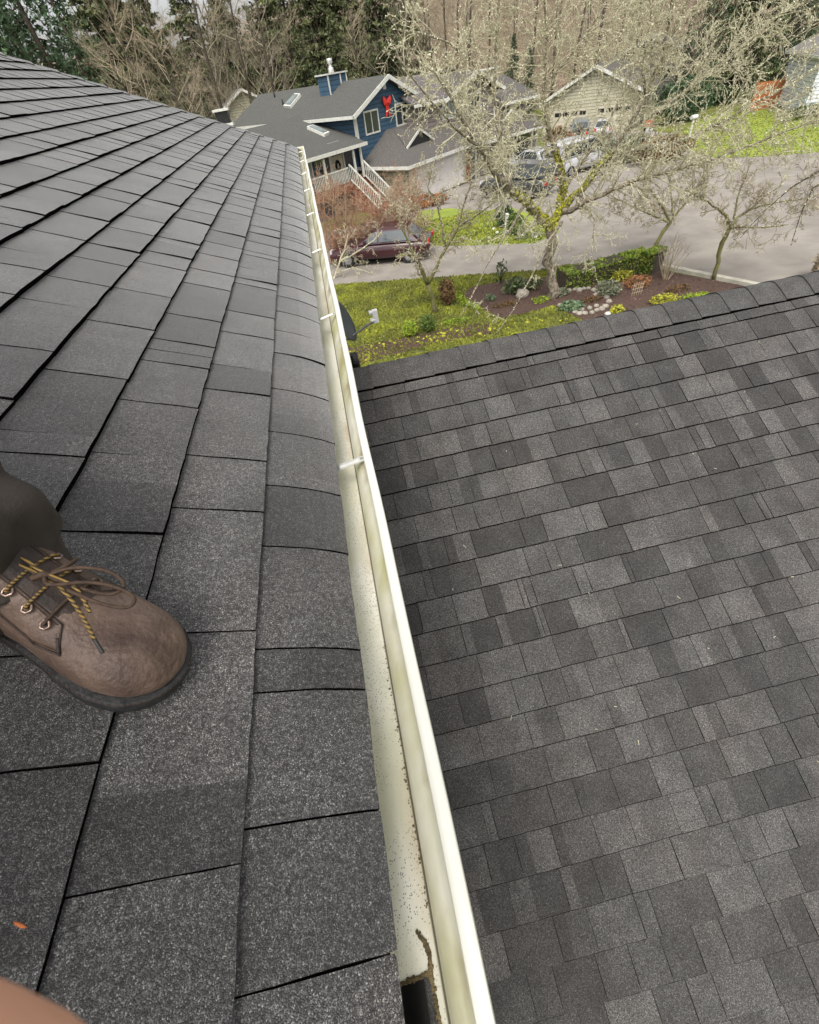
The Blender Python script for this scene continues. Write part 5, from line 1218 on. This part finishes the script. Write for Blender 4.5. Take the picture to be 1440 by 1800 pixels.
for t, w_, z0, z1 in secs:
    r_ = []
    for k in range(32):
        a = 2*pi*k/32; c_, s_ = cos(a), sin(a); e_ = .62 if s_ < 0 else .86
        wy = w_*math.copysign(abs(c_)**e_, c_); zz = (z0+(z1-z0)*.36) + ((z1-z0)*.64 if s_ > 0 else (z1-z0)*.36)*math.copysign(abs(s_)**.8, s_)
        f = noise.noise(Vector((t*9, a*1.2, 2)))*.0013
        # creases where the foot bends
        cr = .0016*sin((t*BL+wy*.35)*420)*math.exp(-((t-.60)/.075)**2)*(1 if s_ > -.2 else 0)
        r_.append(B(t, wy+f, zz+f+cr))
    rgs.append(r_)
mb.loft(rgs); sh = []
for h, wx, wy, cx in ((.10,.054,.038,.2),(.118,.05,.035,.195)):
    sh.append([B(cx, 0, 0)+fx*wx*cos(2*pi*k/24)+fy*wy*sin(2*pi*k/24)+n_*h for k in range(24)])
mb.loft(sh)
boot = mb.build('boot', MT['leather'], pe); boot['label'] = 'worn brown leather work boot'
sub = boot.modifiers.new('s', 'SUBSURF'); sub.levels = sub.render_levels = 2
mb = MB(); mb.loft([ring(1.0,.002,0), ring(1.0,.003,.003), ring(1.0,.0036,.012), ring(1.0,.0034,.0145)]); mb.build('sole', MT['sole_rubber'], boot)
mb = MB(); mb.loft([ring(1.0,.0032,.0146), ring(1.0,.0042,.0160), ring(1.0,.0040,.0195), ring(1.0,.001,.0205)]); mb.build('welt', MT['sole_rubber'], boot)
mb = MB(); ol = outline(1.0, .0034)
st = []
for (t0,l0),(t1,l1) in zip(ol, ol[1:]):
    p, q = B(.5+(t0-.5)*1.02,l0,.0203), B(.5+(t1-.5)*1.02,l1,.0203); k = max(1, int((q-p).length/.0055))
    for i in range(k):
        a_ = p.lerp(q, i/k); mb.bar(a_, a_.lerp(q, .55/(k-i) if k-i else 0), .0009, .0008)
mb.build('welt_stitching', MT['lace_brown'], boot)
def topz(t):
    for (t0,w0,a0,z0),(t1,w1,a1,z1) in zip(secs, secs[1:]):
        if t <= t1: k = (t-t0)/(t1-t0); return w0+(w1-w0)*k, z0+(z1-z0)*k
    return .01,.03
def surf(t, ang):                                   # point on the boot surface, angle from the top ridge to its side
    w_, z1 = topz(t); a = pi/2-ang; c_, s_ = cos(a), sin(a); z0 = .016
    return B(t, w_*math.copysign(abs(c_)**.86, c_), z0+(z1-z0)*.36+(z1-z0)*.64*abs(s_)**.8)
def onsurf(path, off=.0015): 
    o_ = []
    for t, a in path:
        p = surf(t, a); o_.append(p+(p-B(t,0,.045)).normalized()*off)
    return o_
def seam(path, name='seam', r_=.0009, m_='leather_dark'):
    q = MB(); q.tube(onsurf(path, .0006), r_, 5); return q.build(name, MT[m_], boot)
def arc(t0, a0, t1, a1, n=14, bow=0): return [(t0+(t1-t0)*i/n, a0+(a1-a0)*i/n+bow*sin(pi*i/n)) for i in range(n+1)]
# quarters: facing edges, side seams, bar tacks (near side is negative angle)
for s_ in (-1, 1):
    seam(arc(.34,.40*s_,.61,.44*s_)); seam(arc(.61,.44*s_,.66,.98*s_)); seam(arc(.35,.46*s_,.60,.50*s_),r_=.0005,m_='lace_brown')
    seam(arc(.66,.98*s_,.56,1.22*s_), r_=.0014); seam(arc(.56,1.22*s_,.12,1.12*s_,20)); seam(arc(.56,1.18*s_,.12,1.07*s_,20), r_=.0005, m_='lace_brown'); seam(arc(.645,.94*s_,.55,1.17*s_), r_=.0005, m_='lace_brown')
for s_ in (-1,1):
    q = MB(); q.tube(onsurf(arc(.625,.70*s_,.655,.96*s_,6), .0008), .002, 6); q.build('bar_tack', MT['leather_dark'], boot)
# tongue
tg = MB(); rows = []
for i in range(9):
    t = .30+.31*i/8; rows.append([surf(t, a)+n_*(.0022-.006*abs(a)-.0012*(i == 8)) for a in (-.38,-.19,0,.19,.38)])
for i in range(8):
    for j in range(4): tg.poly([rows[i][j],rows[i+1][j],rows[i+1][j+1],rows[i][j+1]], smooth=True)
tg.build('tongue', MT['leather_dark'], boot)
ey = []
for s_ in (-1, 1):
    for i, t in enumerate((.43,.50,.57)):
        c_ = surf(t, (.60+.02*i)*s_); nr = (c_-B(t,0,.04)).normalized(); ta = fx; tb = nr.cross(ta).normalized(); ta = tb.cross(nr)
        q = MB(); pts = [c_+nr*.0016+(ta*cos(a)+tb*sin(a))*(.0052 if k % 2 == 0 else .0047) for k, a in enumerate([2*pi*k/6 for k in range(7)])]; q.tube(pts, .0014, 5, False)
        e_ = q.build('eyelet', MT['eyelet_metal'], boot)
        q = MB(); q.poly([c_+nr*.0012+(ta*cos(a)+tb*sin(a))*.0042 for a in [2*pi*k/10 for k in range(10)]]); q.build('hole', MT['pipe_black'], e_)
        ey.append((s_, t, c_, nr))
def lace(pts, m_, r_=.0018, name='lace'):
    # smooth the path
    P = [Vector(p) for p in pts]
    for _ in range(2):
        Q = [P[0]]
        for a_, b_ in zip(P, P[1:]): Q += [a_.lerp(b_,.25), a_.lerp(b_,.75)]
        Q.append(P[-1]); P = Q
    q = MB(); q.tube(P, r_, 6); return q.build(name, MT[m_], boot)
E_ = {(s_, i): [x for x in ey if x[0] == s_][i] for s_ in (-1,1) for i in range(3)}
for i in range(3):
    a_, b_ = E_[(-1,i)], E_[(1,i)]; mid = (a_[2]+b_[2])/2+n_*.012
    lace([a_[2], a_[2]+a_[3]*.006, mid, b_[2]+b_[3]*.006, b_[2]], 'lace_gold' if i != 2 else 'lace_brown')
kn = surf(.50,-.06)+n_*.012
def rel(a, b, c): return kn+fx*a+fy*b+n_*c
lace([rel(-.06,.004,.0), rel(-.03,.0,.006), rel(0,0,.004), rel(.03,-.006,.008), rel(.06,-.018,.0), rel(.082,-.030,-.006)], 'lace_gold', .0019)
lace([rel(-.06,.012,-.0), rel(-.03,.006,.010), rel(.0,.001,.008), rel(.032,.004,.010), rel(.062,-.012,.002)], 'lace_gold', .0018)
lace([rel(.082,-.030,-.006), rel(.096,-.036,-.012)], 'pipe_black', .0018, 'lace_tip')
lace([rel(0,0,.006), rel(.02,.016,.018), rel(.05,.03,.016), rel(.072,.026,.008), rel(.066,.010,.005), rel(.04,.004,.006), rel(0,0,.007)], 'lace_brown', .0019)
lace([rel(0,0,.007), rel(.015,-.012,.012), rel(.045,.012,.016), rel(.085,.022,.008), rel(.092,.008,.004), rel(.07,-.002,.006), rel(.03,-.004,.008)], 'lace_brown', .0019)
lace([rel(0,0,.006), rel(.01,.022,.010), rel(.0,.036,-.004)], 'lace_brown', .0022); lace([rel(-.008,-.006,.004), rel(0,0,.010), rel(.008,.006,.004)], 'lace_brown', .0036)
# trousers: both legs and hips in one garment
def fold(p, sc_, amp): return amp*noise.noise(p*sc_)
mb = MB()
ank = B(.19,-.004,.13); kne = Vector((-.22,.09,.50)); hip = Vector((-.62,.04,.42))
def leg(ank, kne, hip, seed, hem=.081):
    ctl = [(ank-n_*.092-fx*.004, hem*.98), (ank-n_*.045-fx*.002, hem*.99), (ank-n_*.01-fx*.002, hem*.95), (ank.lerp(kne,.1)-fx*.008, hem*.93), (ank.lerp(kne,.3)-fx*.008, hem*.98), (ank.lerp(kne,.6), .074), (kne-(kne-ank)*.06, .082), (kne+(kne-hip)*.02, .085), (kne.lerp(hip,.25), .092), (kne.lerp(hip,.6), .105), (hip, .12)]
    rg_ = []
    for i in range(len(ctl)-1):
        k_ = 7 if i < 4 else 4
        for j in range(k_):
            s_ = j/k_; rg_.append((ctl[i][0].lerp(ctl[i+1][0], s_), ctl[i][1]+(ctl[i+1][1]-ctl[i][1])*s_))
    rg_.append(ctl[-1]); out = []
    for i, (c_, r_) in enumerate(rg_):
        d = (rg_[min(i+2,len(rg_)-1)][0]-rg_[max(i-2,0)][0]).normalized(); o1 = (fy-d*fy.dot(d)).normalized(); o2 = d.cross(o1); row = []
        for k in range(40):
            a = 2*pi*k/40; p = c_+(o1*cos(a)+o2*sin(a))*r_
            am = .021 if i < 24 else .015
            rf_ = r_+am*noise.noise(Vector((a*.9+seed, i*.34+1.5*sin(a+seed), seed)))+am*.5*noise.noise(Vector((cos(a)*2, sin(a)*2, i*.7)))
            if i < 16: rf_ += .0055*sin(i*.9+2.2*cos(a+.6))
            rf_ -= .007*max(0, 1-abs(math.fmod(i*.9+2.2*cos(a+.6), 3.0)-1.5)*2.2) if i < 20 else 0; row.append(c_+(o1*cos(a)+o2*sin(a)*.92)*rf_)
        out.append(row)
    inner = [[q_+(out[0][20]*0)+(rg_[0][0]-q_)*.08 for q_ in out[0]], out[0]]
    return inner+out[1:]
mb.loft(leg(ank, kne, hip, 3.0), cap=False)
h2 = heel*0; ank2 = ank+Vector((-.14,-.56,.067)); kne2 = ank2+Vector((.1,.0,.36)); hip2 = hip+Vector((.02,-.24,0))
mb.loft(leg(ank2, kne2, hip2, 7.0), cap=False)
mb.loft([[hip.lerp(hip2,.5)+Vector((cos(a)*.17,sin(a)*.26,zz))*s_ for a in [2*pi*k/28 for k in range(28)]] for s_, zz in ((.85,-.16),(1,-.02),(.98,.12),(.92,.24))])
tr_ = mb.build('trousers', MT['trouser_cloth'], pe); sub = tr_.modifiers.new('s', 'SUBSURF'); sub.levels = sub.render_levels = 1
# second boot, out of the picture, the same boot moved
b2_ = boot.copy(); col.objects.link(b2_); b2_.parent = pe; b2_.location = ank2-ank
# body: one skinned figure holding the camera hand near the lens
def W(p): return Vector(p)-heel
cl = CAM
f1 = CAM + ray(185,2240)/F_PX*.026            # fingertip by the lens
hc = CAM + Vector((-.075,-.075,-.012))               # palm
V = {}; edges = []; VL = []
def nv(p, r_): VL.append((W(p), r_)); return len(VL)-1
Hp = heel+hip.lerp(hip2,.5)
pel = nv(Hp, .15); chest = nv(Hp+Vector((.13,-.02,.30)), .16); upch = nv(Hp+Vector((.22,-.03,.46)), .14); nk = nv(Hp+Vector((.27,-.03,.57)), .055); hd1 = nv(Hp+Vector((.31,-.03,.66)), .08); hd2 = nv(Hp+Vector((.33,-.03,.74)), .095); hd3 = nv(Hp+Vector((.33,-.03,.80)), .07)
edges += [(pel,chest),(chest,upch),(upch,nk),(nk,hd1),(hd1,hd2),(hd2,hd3)]
sR = nv(Hp+Vector((.2,-.22,.45)), .07); eR = nv(Vector((-.30,-.40,.62)), .045); wR = nv(hc+Vector((-.07,-.05,-.03)), .028); pR = nv(hc, .024)
edges += [(upch,sR),(sR,eR),(eR,wR),(wR,pR)]
fb_ = hc+Vector((.018,.02,-.01)); fm = CAM + ray(-510,1820)/F_PX*.026
a1 = nv(fb_, .010); a2 = nv(fm, .0088); a3 = nv(f1, .0078); edges += [(pR,a1),(a1,a2),(a2,a3)]
for i in range(3):                                  # middle, ring and little finger folded back behind the lens
    q0 = hc+Vector((.012,.006,-.026-.018*i)); q1 = q0+Vector((.028,-.004,-.004)); q2 = q1+Vector((.012,-.018,-.002)); x0, x1, x2 = nv(q0,.0095), nv(q1,.0088), nv(q2,.0075); edges += [(pR,x0),(x0,x1),(x1,x2)]
q0 = hc+Vector((.01,-.022,.016)); q1 = q0+Vector((.025,-.004,.012)); x0, x1 = nv(q0,.0115), nv(q1,.0095); edges += [(pR,x0),(x0,x1)]
sL = nv(Hp+Vector((.2,.16,.45)), .07); eL = nv(Hp+Vector((.16,.26,.22)), .045); wL = nv(Hp+Vector((.32,.20,.12)), .03); pL = nv(Hp+Vector((.37,.18,.10)), .026); edges += [(upch,sL),(sL,eL),(eL,wL),(wL,pL)]
for i in range(4):
    q0 = Hp+Vector((.40,.205-.018*i,.09)); q1 = q0+Vector((.03,0,-.015)); q2 = q1+Vector((.015,0,-.02)); x0,x1,x2 = nv(q0,.0095), nv(q1,.0088), nv(q2,.0075); edges += [(pL,x0),(x0,x1),(x1,x2)]
q0 = Hp+Vector((.38,.14,.09)); q1 = q0+Vector((.03,-.012,-.01)); x0,x1 = nv(q0,.011), nv(q1,.009); edges += [(pL,x0),(x0,x1)]
kR = nv(heel+kne2, .055); aR = nv(heel+ank2, .04); kL = nv(heel+kne, .055); aL = nv(heel+ank, .04); edges += [(pel,kR),(kR,aR),(pel,kL),(kL,aL)]
me = bpy.data.meshes.new('body'); me.from_pydata([tuple(v) for v, r_ in VL], edges, []); me.materials.append(MT['skin'])
bo = bpy.data.objects.new('body', me); col.objects.link(bo); bo.parent = pe
sm_ = bo.modifiers.new('skin', 'SKIN'); sm_.use_smooth_shade = True
for i, (v, r_) in enumerate(VL): me.skin_vertices[0].data[i].radius = (r_, r_); me.skin_vertices[0].data[i].use_root = (i == 0)
ss = bo.modifiers.new('sub', 'SUBSURF'); ss.levels = ss.render_levels = 2
# jacket over torso and arms
jv = []; je = []
def jn(p, r_): jv.append((W(p), r_)); return len(jv)-1
j0 = jn(Hp+Vector((0,0,.05)), .185); j1 = jn(Hp+Vector((.13,-.02,.30)), .19); j2 = jn(Hp+Vector((.22,-.03,.45)), .165); j3 = jn(Hp+Vector((.26,-.03,.53)), .075)
j4 = jn(Hp+Vector((.2,-.22,.45)), .088); j5 = jn(Vector((-.30,-.40,.62)), .062); j6 = jn(hc+Vector((-.10,-.085,-.036)), .043); j7 = jn(Hp+Vector((.2,.16,.45)), .088); j8 = jn(Hp+Vector((.16,.26,.22)), .062); j9 = jn(Hp+Vector((.29,.21,.135)), .045)
me = bpy.data.meshes.new('jacket'); me.from_pydata([tuple(v) for v, r_ in jv], [(j0,j1),(j1,j2),(j2,j3),(j2,j4),(j4,j5),(j5,j6),(j2,j7),(j7,j8),(j8,j9)], []); me.materials.append(MT['jacket_cloth'])
jo = bpy.data.objects.new('jacket', me); col.objects.link(jo); jo.parent = pe; s1 = jo.modifiers.new('skin', 'SKIN'); s1.use_smooth_shade = True
for i, (v, r_) in enumerate(jv): me.skin_vertices[0].data[i].radius = (r_, r_); me.skin_vertices[0].data[i].use_root = (i == 0)
s2_ = jo.modifiers.new('sub', 'SUBSURF'); s2_.levels = s2_.render_levels = 2
mb = MB(); mb.blob(W(Hp+Vector((.315,-.03,.775))), .105,.105,.10, 20, 12, .02); mb.build('hair', MT['hair_brown'], pe)
